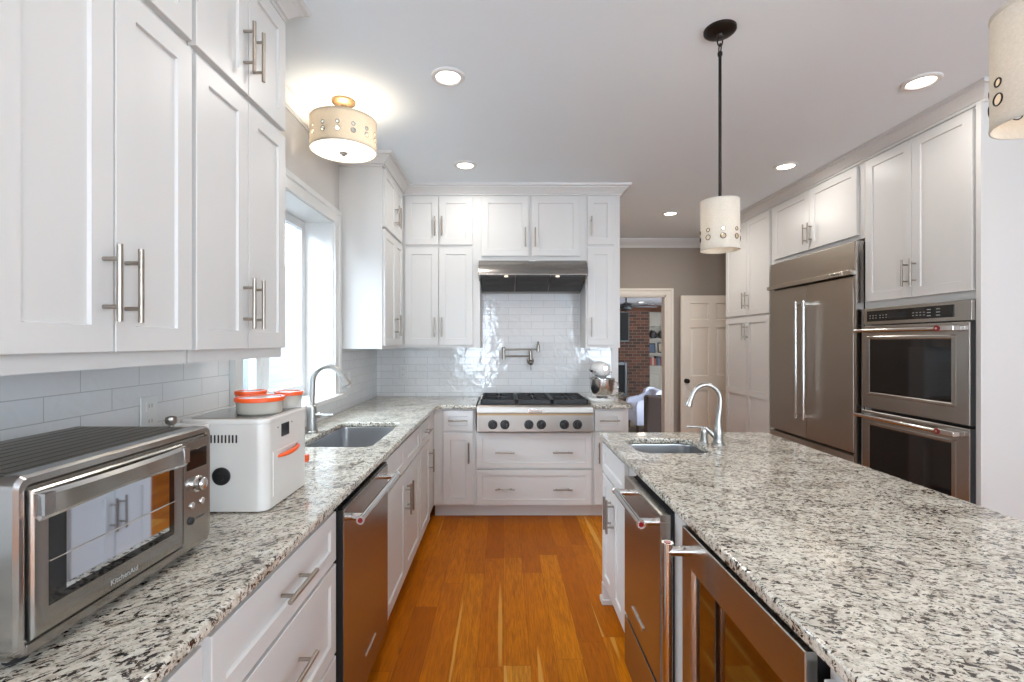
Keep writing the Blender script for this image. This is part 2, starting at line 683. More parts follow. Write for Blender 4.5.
    def build(s, name, material, parent=None, smooth=None, recalc=True):
        if recalc:
            bmesh.ops.recalc_face_normals(s.bm, faces=s.bm.faces[:])
        me = bpy.data.meshes.new(name)
        s.bm.to_mesh(me)
        s.bm.free()
        me.materials.append(M[material] if isinstance(material, str) else material)
        me.polygons.foreach_set('use_smooth', [True] * len(me.polygons))
        me.set_sharp_from_angle(angle=R(32 if smooth is None else smooth))
        o = bpy.data.objects.new(name, me)
        C.objects.link(o)
        wn = o.modifiers.new('weighted_normals', 'WEIGHTED_NORMAL')
        wn.keep_sharp = True
        wn.weight = 90
        if parent is not None:
            o.parent = parent
        return o


def tag(o, label, cat, group=None):
    o['label'] = label
    o['category'] = cat
    if group:
        o['group'] = group
    return o


def thing(name, label, cat, loc=(0, 0, 0), rotz=0, group=None):
    o = bpy.data.objects.new(name, None)
    o.empty_display_size = .1
    C.objects.link(o)
    o.location = loc
    o.rotation_euler = (0, 0, rotz)
    return tag(o, label, cat, group)


def struct(o):
    o['kind'] = 'structure'
    return o


def sempty(name, loc=(0, 0, 0), rotz=0):
    o = bpy.data.objects.new(name, None)
    C.objects.link(o)
    o.location = loc
    o.rotation_euler = (0, 0, rotz)
    return struct(o)


def text(body, size, parent, loc, rot, material='lettering', depth=.0003, name='lettering', align='CENTER'):
    cu = bpy.data.curves.new('t', 'FONT')
    cu.body = body
    cu.size = size
    cu.align_x = align
    cu.align_y = 'CENTER'
    cu.extrude = depth
    o = bpy.data.objects.new('t', cu)
    C.objects.link(o)
    bpy.context.view_layer.update()
    me = bpy.data.meshes.new_from_object(o)
    bpy.data.objects.remove(o)
    me.materials.clear()
    me.materials.append(M[material])
    r = bpy.data.objects.new(name, me)
    C.objects.link(r)
    r.parent = parent
    r.location = loc
    r.rotation_euler = rot
    return r


def rrect(x0, x1, y0, y1, r, seg=6):
    pts = []
    for cx, cy, a0 in ((x1 - r, y1 - r, 0), (x0 + r, y1 - r, 90), (x0 + r, y0 + r, 180), (x1 - r, y0 + r, 270)):
        for k in range(seg + 1):
            a = R(a0 + 90 * k / seg)
            pts.append((cx + r * math.cos(a), cy + r * math.sin(a)))
    return pts


FACE_PX, FACE_NX, FACE_NY = R(90), R(-90), 0.0   # things that face +X, -X, -Y

# ------------------------------------------------------------------ the setting
XL, XR, YB, YF, YR = -1.18, 3.12, 4.45, 6.30, -3.2
ZC = 2.757
WIN = (2.14, 3.33, 1.05, 2.25)        # y0 y1 z0 z1 of the sink window opening

struct(MB().box(-1.5, 3.3, YR - .15, YF + .12, -.06, 0).build('floor', 'floor'))
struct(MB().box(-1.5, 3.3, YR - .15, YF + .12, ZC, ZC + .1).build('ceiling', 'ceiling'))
w = MB()
y0, y1, z0, z1 = WIN
w.box(XL - .27, XL, YR, y0, 0, ZC).box(XL - .27, XL, y1, YB + .15, 0, ZC)
w.box(XL - .27, XL, y0, y1, 0, z0 - .03).box(XL - .27, XL, y0, y1, z1, ZC)
struct(w.build('wall_left', 'wall'))
struct(MB().box(XL, 1.05, YB, YB + .13, 0, ZC).build('wall_back', 'wall'))
RW = (-2.8, -1.75, .80, 2.42)
w = MB().box(XR, XR + .15, YR, RW[0], 0, ZC).box(XR, XR + .15, RW[1], YF, 0, ZC)
w.box(XR, XR + .15, RW[0], RW[1], 0, RW[2]).box(XR, XR + .15, RW[0], RW[1], RW[3], ZC)
struct(w.build('wall_right', 'wall'))
struct(MB().box(.92, 1.05, YB + .13, YF, 0, ZC).build('wall_hall', 'hall'))
DW0, DW1, DZ = 1.22, 2.133, 2.025     # cased opening into the family room
struct(MB().box(.92, DW0, YF, YF + .12, -.2, ZC).box(DW1, XR + .15, YF, YF + .12, -.2, ZC).box(DW0, DW1, YF, YF + .12, DZ, ZC).build('wall_far', 'hall'))
struct(MB().box(-1.45, -1.15, YR - .12, YR, 0, ZC).box(-.25, 1.9, YR - .12, YR, 0, ZC).box(-1.15, -.25, YR - .12, YR, 2.42, ZC).box(-1.15, -.25, YR - .12, YR, 0, .30).box(3.0, 3.27, YR - .12, YR, 0, ZC).box(1.9, 3.0, YR - .12, YR, 2.4, ZC).build('wall_rear', 'wall'))
w4 = sempty('fill_window_rear', (0, 0, 0))  # added tall pane in the unseen rear wall, for fill daylight
MB().box(-1.15, -1.09, YR - .09, YR - .03, .30, 2.42).box(-.31, -.25, YR - .09, YR - .03, .30, 2.42).box(-1.09, -.31, YR - .09, YR - .03, .30, .36).box(-1.09, -.31, YR - .09, YR - .03, 2.36, 2.42).build('window_frame', 'trim', w4)
MB().box(-1.09, -.31, YR - .065, YR - .06, .36, 2.36).build('pane', 'glass', w4)
# added glazed door in the unseen rear wall, for fill daylight
w3 = sempty('fill_door_rear', (0, 0, 0))
MB().box(1.9, 2.0, YR - .09, YR - .03, .01, 2.4).box(2.9, 3.0, YR - .09, YR - .03, .01, 2.4).box(2.0, 2.9, YR - .09, YR - .03, .01, .22).box(2.0, 2.9, YR - .09, YR - .03, 2.3, 2.4).build('door_frame', 'trim', w3)
MB().box(2.0, 2.9, YR - .065, YR - .06, .22, 2.3).build('pane', 'glass', w3)
# added window in the right wall, unseen behind the camera, for fill daylight
w2 = sempty('fill_window_side', (0, 0, 0))
m = MB()
for k in range(3):
    y = RW[0] + (RW[1] - RW[0]) * k / 2
    m.box(XR + .03, XR + .09, y - .03, y + .03, RW[2], RW[3])
m.box(XR + .03, XR + .09, RW[0], RW[1], RW[2], RW[2] + .06).box(XR + .03, XR + .09, RW[0], RW[1], RW[3] - .06, RW[3])
m.build('window_frame', 'trim', w2)
MB().box(XR + .058, XR + .063, RW[0], RW[1], RW[2], RW[3]).build('pane', 'glass', w2)

# tiled splashbacks
w = MB()
w.box(XL, XL + .008, -.2, 2.05, .914, 1.40).box(XL, XL + .008, 2.05, 3.42, .914, 1.012).box(XL, XL + .008, 3.42, YB, .914, 1.40)
struct(w.build('wall_tile_left', 'tile_y'))
struct(MB().box(XL + .008, 1.0, YB - .008, YB, .90, 1.98).build('wall_tile_back', 'tile_x'))
struct(MB().box(1.0, 1.06, YB - .02, YB + .15, 0, 1.37, .004).build('trim_1', 'trim'))

# the sink window: lining, casing, stool, two sashes
w1 = sempty('window_1', (0, 0, 0))
m = MB()
m.box(XL - .25, XL + .001, y0 - .001, y0 + .012, z0, z1).box(XL - .25, XL + .001, y1 - .012, y1 + .001, z0, z1).box(XL - .25, XL + .001, y0, y1, z1 - .012, z1 + .001)
m.build('jamb_lining', 'trim', w1)
m = MB()
prof = [(0, 0), (.016, 0), (.020, .012), (.020, .055), (.028, .062), (.030, .09), (0, .09)]   # (out of wall, away from the opening)
def casing(mb, a0, a1, b0, b1, P, bottom=True):
    """three-sided casing round an opening; P(along, up, out) -> point"""
    rows = []
    for (a, b, sa, sb) in ((a0, b0, -1, 0), (a0, b1, -1, 1), (a1, b1, 1, 1), (a1, b0, 1, 0)):
        rows.append([P(a + sa * q, b + sb * q, o) for o, q in prof])
    mb.grid(rows, True, True)
casing(m, y0 + .005, y1 - .005, z0 - .02, z1 - .005, lambda a, b, o: (XL + o, a, b))
m.build('casing', 'trim', w1)
MB().box(XL - .25, XL + .055, y0 - .10, y1 + .13, z0 - .032, z0, .008, 3).build('sill', 'trim', w1)
ym = (y0 + y1) / 2
for a, b in ((y0 + .012, ym - .02), (ym + .02, y1 - .012)):
    m = MB()
    X0, X1 = XL - .235, XL - .19
    t_ = .055
    m.box(X0, X1, a, a + t_, z0, z1 - .012, .004).box(X0, X1, b - t_, b, z0, z1 - .012, .004)
    m.box(X0, X1, a + t_, b - t_, z0, z0 + .075, .004).box(X0, X1, a + t_, b - t_, z1 - .012 - t_, z1 - .012, .004)
    sash = m.build('sash', 'trim', w1)
    MB().box(X0 + .018, X0 + .023, a + t_, b - t_, z0 + .075, z1 - .012 - t_).build('pane', 'glass', sash)
    m = MB()
    yc = (a + b) / 2
    m.box(X1, X1 + .018, yc - .05, yc + .05, z0 + .004, z0 + .02, .004)
    m.tube([(X1 + .018, yc - .03, z0 + .02), (X1 + .035, yc, z0 + .03), (X1 + .03, yc + .05, z0 + .035)], .006, 10)
    m.build('crank', 'trim', sash)
    m = MB().box(X1, X1 + .012, (b - .04 if a < ym - .3 else a + .015), (b - .015 if a < ym - .3 else a + .04), 1.36, 1.46, .003)
    m.build('latch', 'trim', sash)
MB().box(XL - .24, XL - .185, ym - .022, ym + .022, z0, z1 - .012).build('mullion', 'trim', w1)

# patio, and an added siding wall that limits daylight at the sink window
m = MB()
m.grid([[(-4.6 + (.02 if k % 2 else 0), -8, -.3 + .15 * ((k + 1) // 2)), (-4.6 + (.02 if k % 2 else 0), 16, -.3 + .15 * ((k + 1) // 2))] for k in range(2 * 22)])
m.box(-4.8, -4.63, -8, 16, -.3, 2.95)
struct(m.build('outside_siding_screen', 'siding'))
struct(MB().box(-9, -1.6, -4, 12, -.3, -.1).build('outside_patio', 'patio'))

# crown mouldings
CR = [(0, 2.671), (.012, 2.671), (.012, 2.686), (.022, 2.688), (.026, 2.697), (.036, 2.708), (.052, 2.722), (.062, 2.727), (.064, 2.736), (.080, 2.739), (.084, 2.748), (.084, ZC), (0, ZC)]
struct(MB().sweep([(-.87, -.30), (-.87, 1.877), (XL, 1.877)], CR).build('trim_2', 'cabinet'))
struct(MB().sweep([(XL, 3.44), (-.87, 3.44), (-.87, 4.125), (1.0, 4.125), (1.0, YB)], CR).build('trim_3', 'cabinet'))
struct(MB().sweep([(XR, 5.41), (2.52, 5.41), (2.52, 2.515), (XR, 2.515)], CR).build('trim_4', 'cabinet'))
CW = [(o * .8, ZC - (ZC - z) * .9) for o, z in CR]
struct(MB().sweep([(XL, 1.952), (XL, 3.365)], CW).build('trim_5', 'trim'))
struct(MB().sweep([(1.05, YF), (XR, YF)], [(o * 1.25, ZC - (ZC - z) * 1.25) for o, z in CR]).build('trim_6', 'trim'))

# cased opening and the six-panel door in the hall
m = MB()
casing(m, DW0, DW1, 0, DZ, lambda a, b, o: (a, YF - o, b))
m.box(DW0 - .001, DW0 + .018, YF - .005, YF + .125, 0, DZ).box(DW1 - .018, DW1 + .001, YF - .005, YF + .125, 0, DZ).box(DW0, DW1, YF - .005, YF + .125, DZ - .018, DZ + .001)
struct(m.build('trim_7', 'door'))
d1 = sempty('door_1', (2.277, 6.15, 0), 0)
m = MB()
dw, dh, th = .80, 2.01, .035
xs = [0, .115, .355, .445, .685, .80]
zs = [0.012, .22, .80, .98, 1.60, 1.70, 1.91, dh]
for x0_, x1_ in ((xs[0], xs[1]), (xs[2], xs[3]), (xs[4], xs[5])):
    m.box(x0_, x1_, 0, th, zs[0], zs[-1])
for z0_, z1_ in ((zs[0], zs[1]), (zs[2], zs[3]), (zs[4], zs[5]), (zs[6], zs[7])):
    for x0_, x1_ in ((xs[1], xs[2]), (xs[3], xs[4])):
        m.box(x0_, x1_, 0, th, z0_, z1_)
for x0_, x1_ in ((xs[1], xs[2]), (xs[3], xs[4])):
    for z0_, z1_ in ((zs[1], zs[2]), (zs[3], zs[4]), (zs[5], zs[6])):
        e = .012
        m.loops([(x0_, x1_, z0_, z1_, .030), (x0_, x1_, z0_, z1_, .004), (x0_ + .006, x1_ - .006, z0_ + .006, z1_ - .006, .016), (x0_ + .015, x1_ - .015, z0_ + .015, z1_ - .015, .016), (x0_ + .040, x1_ - .040, z0_ + .040, z1_ - .040, .002)])
m.build('door_leaf', 'door', d1)
m = MB()
m.lathe([(.03, 0), (.03, -.006), (.012, -.010), (.011, -.028), (.027, -.036), (.030, -.048), (.024, -.060), (.008, -.064)], (.065, 0, .915), 'y', 24)
m.build('door_knob', 'bronze', d1)
struct(MB().box(DW1 + .10, XR, YF - .015, YF, 0, .13).build('baseboard_far', 'door'))

# ------------------------------------------------------------------ cabinets
def handle(parent, x, z, length, vertical, y=-.02, out=.035, r=.006):
    m = MB()
    h = length / 2
    s = h * .62
    ax = (lambda t, yy: (x, yy, z + t)) if vertical else (lambda t, yy: (x + t, yy, z))
    m.cyl(ax(-h, y - out), ax(h, y - out), r, seg=16)
    for t in (-s, s):
        m.cyl(ax(t, y), ax(t, y - out), r * .8, seg=12)
    return m.build('handle', 'nickel', parent)


def shaker(mb, x0, x1, z0, z1, rail=.057, t=.02, rails=()):
    e = .0015
    if not rails:
        mb.loops([(x0, x1, z0, z1, 0), (x0, x1, z0, z1, -t + e), (x0 + e, x1 - e, z0 + e, z1 - e, -t),
                  (x0 + rail, x1 - rail, z0 + rail, z1 - rail, -t), (x0 + rail + .0025, x1 - rail - .0025, z0 + rail + .0025, z1 - rail - .0025, -t + .008)])
    else:
        mb.box(x0, x0 + rail, -t, 0, z0, z1).box(x1 - rail, x1, -t, 0, z0, z1)
        edges = [z0] + [v for p in rails for v in p] + [z1]
        mb.box(x0 + rail, x1 - rail, -t, 0, z0, z0 + rail).box(x0 + rail, x1 - rail, -t, 0, z1 - rail, z1)
        for a, b in rails:
            mb.box(x0 + rail, x1 - rail, -t, 0, a, b)
        mb.box(x0 + rail, x1 - rail, -t + .009, -.002, z0 + rail, z1 - rail)
    return mb


def cabinet(name, label, cat, loc, rot, w, d, z0, z1, fronts, toe=0, group=None, opentop=False, cat_extra=None, toe_in=.07, frame_bottom=None):
    """local frame: x along the front, front of carcass at y=0, doors stand at y<0, z absolute"""
    t = thing(name, label, cat, loc, rot, group)
    m = MB()
    zb = z0 + toe
    m.box(0, .018, 0, d, zb, z1).box(w - .018, w, 0, d, zb, z1).box(.018, w - .018, d - .012, d, zb, z1)
    m.box(.018, w - .018, 0, d - .012, zb, zb + .018)
    m.box(.018, w - .018, 0, .018, zb + .018, z1 - .018 * (not opentop))
    if not opentop:
        m.box(.018, w - .018, 0, d - .012, z1 - .018, z1)
    m.build('carcass', 'cabinet', t)
    if toe:
        MB().box(0, w, toe_in, toe_in + .015, 0, toe).build('toe_kick', 'cabinet', t)
    for f in fronts:
        kind, x0, x1, a, b = f[:5]
        hd = f[5] if len(f) > 5 else []
        opt = f[6] if len(f) > 6 else {}
        rail = opt.get('rail', .057 if kind == 'door' else .045)
        o = shaker(MB(), x0, x1, a, b, rail, rails=opt.get('rails', ())).build(kind, 'cabinet', t)
        for v, hx, hz, hl in hd:
            handle(o, hx, hz, hl, v == 'v')
    return t


G = .0025
HL = .165
def pair(w, a, b, hz, edge=.02, edge2=None, c=None, **kw):
    """two doors meeting in the middle with pulls either side of the seam"""
    edge2 = edge if edge2 is None else edge2
    c = c or w / 2
    return [('door', edge, c - G, a, b, [('v', c - .030, hz, HL)], kw), ('door', c + G, w - edge2, a, b, [('v', c + .030, hz, HL)], kw)]


# left wall uppers (face +X at x=-.85)
UX = -.87
UL = 'left wall uppers'
for ya, lab in ((.785, 'white upper cabinet above the toaster oven, nearest the camera'), (1.325, 'white upper cabinet above the bread maker, ending beside the window')):
    cabinet('wall_cabinet', lab, 'cabinet', (UX, ya, 0), FACE_PX, .53 if ya < 1 else .552, abs(XL - UX) - .001, 1.356, 2.672,
            pair(.53 if ya < 1 else .552, 1.392, 2.212, 1.54, .004) + pair(.53 if ya < 1 else .552, 2.236, 2.655, 2.38, .004), group=UL)
cabinet('wall_cabinet', 'white upper cabinet over the counter run out of the picture at left', 'cabinet', (UX, -.30, 0), FACE_PX, 1.084, abs(XL - UX) - .001, 1.356, 2.672,
        pair(1.084, 1.392, 2.212, 1.54, .004) + pair(1.084, 2.236, 2.655, 2.38, .004), group=UL)
# left wall, beyond the window
cabinet('wall_cabinet', 'tall narrow white corner upper cabinet right of the window, broad blank side toward camera', 'cabinet', (UX, 3.44, 0), FACE_PX, .684, abs(XL - UX) - .001, 1.364, 2.672,
        [('door', .012, .352, 1.388, 2.222, [('v', .322, 1.545, HL)], {'rail': .05}), ('door', .356, .60, 1.388, 2.222, [('v', .386, 1.545, HL)], {'rail': .05}),
         ('door', .012, .352, 2.246, 2.66, [('v', .322, 2.40, HL)], {'rail': .05}), ('door', .356, .60, 2.246, 2.66, [('v', .386, 2.40, HL)], {'rail': .05})])
# back wall uppers (face -Y at y=4.105)
BY = 4.125
cabinet('wall_cabinet', 'white four-door upper cabinet on the back wall, left of the hood', 'cabinet', (UX + .001, BY, 0), FACE_NY, .667, YB - BY - .009, 1.364, 2.672,
        [('door', .024, .312, 1.388, 2.222, [('v', .284, 1.54, HL)]), ('door', .317, .605, 1.388, 2.222, [('v', .345, 1.54, HL)]),
         ('door', .024, .312, 2.246, 2.66, [('v', .284, 2.40, HL)]), ('door', .317, .605, 2.246, 2.66, [('v', .345, 2.40, HL)])])
cabinet('wall_cabinet', 'white two-door upper cabinet directly above the range hood', 'cabinet', (-.202, BY, 0), FACE_NY, .908, YB - BY - .009, 2.115, 2.672,
        [('door', .012, .417, 2.15, 2.66, [('v', .388, 2.305, HL)]), ('door', .443, .855, 2.15, 2.66, [('v', .472, 2.305, HL)])])
cabinet('wall_cabinet', 'slim white upper cabinet right of the hood, above the stand mixer', 'cabinet', (.707, BY, 0), FACE_NY, .293, YB - BY - .009, 1.364, 2.672,
        [('door', .012, .238, 1.388, 2.222, [('v', .042, 1.54, HL)]), ('door', .012, .238, 2.246, 2.66, [('v', .042, 2.40, HL)])])

# left base run (face +X at x=-.54)
BX = -.56
BD = abs(XL - BX) - .001
TK = .105
dr3 = lambda w: [('drawer', .012, w - .012, .712, .868, [('h', w / 2, .797, .165)]), ('drawer', .012, w - .012, .415, .700, [('h', w / 2, .575, .165)]), ('drawer', .012, w - .012, .115, .403, [('h', w / 2, .28, .165)])]
cabinet('base_cabinet', 'white base cabinet at bottom left corner, under the toaster oven', 'cabinet', (BX, -.20, 0), FACE_PX, 1.075, BD, 0, .882,
        [('drawer', .012, .53, .712, .868, [('h', .27, .797, .165)]), ('drawer', .545, 1.063, .712, .868, [('h', .80, .797, .165)]), ('door', .012, .53, .115, .70, [('v', .50, .56, HL)]), ('door', .545, 1.063, .115, .70, [('v', .575, .56, HL)])], TK)
cabinet('base_cabinet', 'white three-drawer base cabinet left of the dishwasher, below the bread maker', 'cabinet', (BX, .877, 0), FACE_PX, .683, BD, 0, .882, dr3(.683), TK)
cabinet('base_cabinet', 'white two-door base cabinet under the left sink, beyond the dishwasher', 'cabinet', (BX, 2.19, 0), FACE_PX, .93, BD, 0, .882,
        [('false_front', .012, .463, .712, .868), ('false_front', .467, .918, .712, .868)] +
        [('door', .012, .463, .115, .70, [('v', .432, .556, HL)]), ('door', .467, .918, .115, .70, [('v', .498, .556, HL)])], TK, opentop=True)
cabinet('base_cabinet', 'narrow white corner base cabinet with one drawer, between left sink and back run', 'cabinet', (BX, 3.122, 0), FACE_PX, .722, BD, 0, .882,
        [('drawer', .012, .40, .712, .868, [('h', .206, .797, .15)]), ('door', .012, .40, .115, .70, [('v', .355, .556, HL)])], TK)
# back base run (face -Y at y=3.825)
KY = 3.845
KD = YB - KY - .001
cabinet('base_cabinet', 'slim white base cabinet with one drawer and door, left of the rangetop', 'cabinet', (BX + .001, KY, 0), FACE_NY, .335, KD, 0, .882,
        [('drawer', .078, .316, .705, .868, [('h', .198, .79, .155)]), ('door', .078, .316, .117, .688, [('v', .282, .535, HL)])], TK)
cabinet('base_cabinet', 'white base cabinet of two wide drawers under the rangetop', 'cabinet', (-.223, KY, 0), FACE_NY, .938, KD, 0, .70,
        [('drawer', .010, .923, .408, .692, [('h', .235, .537, .155), ('h', .692, .537, .155)]), ('drawer', .010, .923, .1135, .394, [('h', .235, .243, .155), ('h', .692, .243, .155)])], TK)
cabinet('base_cabinet', 'slim white base cabinet below the stand mixer, right of the rangetop', 'cabinet', (.716, KY, 0), FACE_NY, .284, KD, 0, .882,
        [('drawer', .012, .240, .705, .868, [('h', .125, .79, .155)]), ('door', .012, .240, .117, .688, [('v', .042, .535, HL)])], TK)

# right wall tall run (face -X at x=2.50)
RX = 2.52
RD = XR - RX - .001
t = cabinet('pantry_cabinet', 'tall white four-door pantry cabinet at far right, beyond the refrigerator', 'cabinet', (RX, 5.41, 0), FACE_NX, .945, RD, 0, 2.672,
            pair(.945, 1.69, 2.66, 1.84, .012, .05) + pair(.945, .115, 1.668, 1.515, .012, .05, rails=((.862, .925),)), TK)
cabinet('wall_cabinet', 'white two-door cabinet directly above the refrigerator', 'cabinet', (RX, 4.463, 0), FACE_NX, 1.115, RD, 2.14, 2.672,
        pair(1.115, 2.17, 2.66, 2.30, .012, .05, .536))
cabinet('oven_cabinet', 'tall white cabinet with two doors over the double oven and plain end panel', 'cabinet', (RX, 3.346, 0), FACE_NX, .831, RD, 1.645, 2.672,
        pair(.831, 1.69, 2.66, 1.84, .03, .046, .404))
ovcab = [o for o in bpy.data.objects if o.name.startswith('oven_cabinet')][0]
MB().box(.811, .831, 0, RD, 0, 1.645).box(0, .018, .0, RD, 0, 1.645).box(.018, .811, .10, .118, 0, .34).box(.018, .811, 0, RD, .34, .36).build('side_panel', 'cabinet', ovcab)
MB().box(.803, .8312, -.018, 0, .36, 2.671, .001).build('end_stile', 'cabinet', ovcab)
shaker(MB(), .03, .785, .10, .33, .05).build('drawer', 'cabinet', ovcab)

# ------------------------------------------------------------------ countertops
CT0, CT1 = .884, .914
SL = (-1.0, -.636, 2.29, 2.985)         # left sink opening
SI = (.62, .955, 2.165, 2.49)          # island sink opening
CE = -.53
m = MB().slab([(XL + .001, -.22), (CE, -.22), (CE, 3.755), (CE + .04, 3.795), (-.217, 3.795), (-.217, YB - .009), (XL + .009, YB - .009), (XL + .009, -.1)], [rrect(*SL, .045)], CT0, CT1, .008)
tag(m.build('countertop', 'granite_left'), 'speckled granite countertop along left wall and corner, with sink cutout', 'countertop')
m = MB().slab([(.712, 3.795), (1.0, 3.795), (1.03, 3.825), (1.03, 4.40), (1.0, YB - .022), (.712, YB - .022)], [], CT0, CT1, .008)
tag(m.build('countertop', 'granite_left'), 'small speckled granite countertop under the stand mixer', 'countertop')
m = MB().slab([(.527, -.22), (1.46, -.22), (1.46, 2.66), (.527, 2.66)], [rrect(*SI, .06)], CT0, CT1, .008)
tag(m.build('countertop', 'granite_island'), 'large speckled granite island countertop at right', 'countertop')


def basin(name, label, x0, x1, y0, y1, depth, r):
    t = thing(name, label, 'sink', ((x0 + x1) / 2, (y0 + y1) / 2, CT0 - depth))
    cx, cy = (x0 + x1) / 2, (y0 + y1) / 2
    rows = []
    def ring(g, z):
        rr = max(.02, r + g)
        return [(px - cx, py - cy, z) for px, py in rrect(x0 - g, x1 + g, y0 - g, y1 + g, rr, 8)]
    rows.append(ring(.020, depth - .001))
    rows.append(ring(.004, depth - .001))
    rows.append(ring(.002, depth - .006))
    rows.append(ring(-.004, .04))
    rows.append(ring(-.010, .018))
    rows.append(ring(-.028, .004))
    rows.append(ring(-.06, 0.002))
    m = MB()
    m.grid(rows, True, False)
    last = [m.bm.verts.new(p) for p in rows[-1]]
    m.bm.faces.new(last)
    rows2 = [[(p[0] * 1.006, p[1] * 1.006, p[2] - .002) for p in row] for row in rows]
    m.grid(rows2[:1] + rows2[2:], True, False)
    bmesh.ops.remove_doubles(m.bm, verts=m.bm.verts[:], dist=1e-6)
    m.build('basin', 'sink', t, recalc=False)
    m = MB().lathe([(.045, .003), (.045, .006), (.036, .007), (.030, .004), (.004, .004), (.002, .004)], (0, 0, 0), 'z', 28)
    m.build('drain', 'chrome', t)
    return t


basin('sink', 'stainless undermount sink in left counter below the window', *SL, .20, .045)
basin('sink', 'small stainless prep sink in the island', *SI, .17, .06)

# ------------------------------------------------------------------ faucets
t = thing('faucet', 'brushed nickel pull-down faucet behind the left sink', 'faucet', (-1.06, 2.655, CT1))
MB().lathe([(.033, 0), (.033, .006), (.028, .012), (.027, .125), (.024, .145), (.016, .152)], seg=28).build('body', 'faucet', t)
pts = [(0, 0, .14), (.002, 0, .20), (.004, 0, .27)]
for k in range(0, 11):
    a = R(180 - 14.6 * k)
    pts.append((.088 + .084 * math.cos(a), 0, .275 + .092 * math.sin(a)))
MB().tube(pts, .0145, 18).build('spout', 'faucet', t)
e = Vector(pts[-1]); dv = (Vector(pts[-1]) - Vector(pts[-2])).normalized()
m = MB()
dn = (dv + Vector((0, 0, -.25))).normalized()
m.tube([e - dv * .004, e + dv * .012, e + dv * .014, e + dn * .045, e + dn * .075, e + dn * .080], .016, 18, [.0165, .0165, .0185, .020, .026, .022])
m.build('spray_head', 'faucet', t)
m = MB().cyl((.02, 0, .095), (.048, 0, .095), .015, seg=20).tube([(.046, 0, .095), (.075, -.01, .097), (.125, -.02, .099)], .006, 12, [.008, .006, .0055])
m.build('lever', 'faucet', t)

t = thing('faucet', 'satin nickel gooseneck faucet with side lever behind the island sink', 'faucet', (1.047, 2.34, CT1))
MB().lathe([(.030, 0), (.030, .006), (.024, .012), (.021, .03), (.024, .05), (.020, .075), (.017, .085), (.014, .10), (.016, .108), (.013, .118)], seg=28).build('body', 'faucet', t)
pts = [(0, 0, .11), (.004, 0, .15), (.010, 0, .19)]
for k in range(0, 12):
    a = R(0 + 15 * k)
    pts.append((-.060 + .070 * math.cos(a), 0, .218 + .074 * math.sin(a)))
pts.append((-.139, 0, .208))
MB().tube(pts, .011, 18, [.014, .0125, .0115] + [.011] * 12 + [.011]).build('spout', 'faucet', t)
MB().tube([(-.136, 0, .222), (-.140, 0, .207), (-.144, 0, .190), (-.1445, 0, .186)], .013, 18, [.0115, .014, .0165, .015]).build('nozzle', 'faucet', t)
m = MB().lathe([(.022, 0), (.022, .005), (.017, .010), (.016, .05), (.019, .062), (.015, .075), (.006, .082)], (-.062, .02, 0), seg=24)
m.build('valve', 'faucet', t)
MB().tube([(-.058, .018, .082), (-.035, .012, .062), (-.012, .004, .036), (0, 0, .022)], .012, 14, [.010, .012, .013, .012]).build('arm', 'faucet', t)
MB().tube([(-.060, .02, .080), (-.085, .022, .082), (-.125, .026, .084), (-.142, .028, .083)], .005, 12, [.007, .005, .0045, .0055]).build('lever', 'faucet', t)

# ------------------------------------------------------------------ range hood, rangetop, pot filler
t = thing('range_hood', 'brushed stainless under-cabinet range hood above the rangetop', 'range hood', (.247, YB - .009, 1.86), 0)
hw = .457
prof = [(-.445, .110), (-.452, .112), (-.452, .128), (-.440, .165), (-.41, .205), (-.37, .236), (-.325, .2535), (0, .2535), (0, .02), (-.008, .02), (-.008, .245), (-.32, .245), (-.40, .195), (-.44, .13)]
MB().prism(prof[:9] + [(-.01, .0)], 'x', -hw, hw).build('canopy', 'hoodsteel', t)
for a, b in ((-.44, -.15), (-.145, .145), (.15, .44)):
    m = MB()
    pts = lambda o: [(-.425, .100 - o), (-.185, .008 - o)]
    n = 14
    (ya_, za_), (yb_, zb_) = (-.43, .107), (-.17, .012)
    q = MB()
    rows = []
    q.grid([[(a, ya_, za_), (b, ya_, za_), (b, yb_, zb_), (a, yb_, zb_)], [(a, ya_, za_ - .010), (b, ya_, za_ - .010), (b, yb_, zb_ - .010), (a, yb_, zb_ - .010)]], True, True)
    for k in range(1, 12):
        f = k / 12
        yy, zz = ya_ + (yb_ - ya_) * f, za_ + (zb_ - za_) * f
        q.box(a + .012, b - .012, yy - .004, yy + .004, zz - .014, zz - .008)
    q.build('filter', 'filter', t)
for x in (-.225, .205):
    m = MB().lathe([(.026, .108), (.026, .097), (.020, .096), (.002, .096)], (x, -.41, 0), seg=20)
    m.build('lamp', 'hoodlens', t)
MB().box(-.03, .03, -.349, -.345, .243, .250).build('badge', 'badge', t)
for x in (-.225, .205):
    light('hood_lamp', 'SPOT', (.247 + x, 4.016, 1.945), 1.2, WARM, .025)

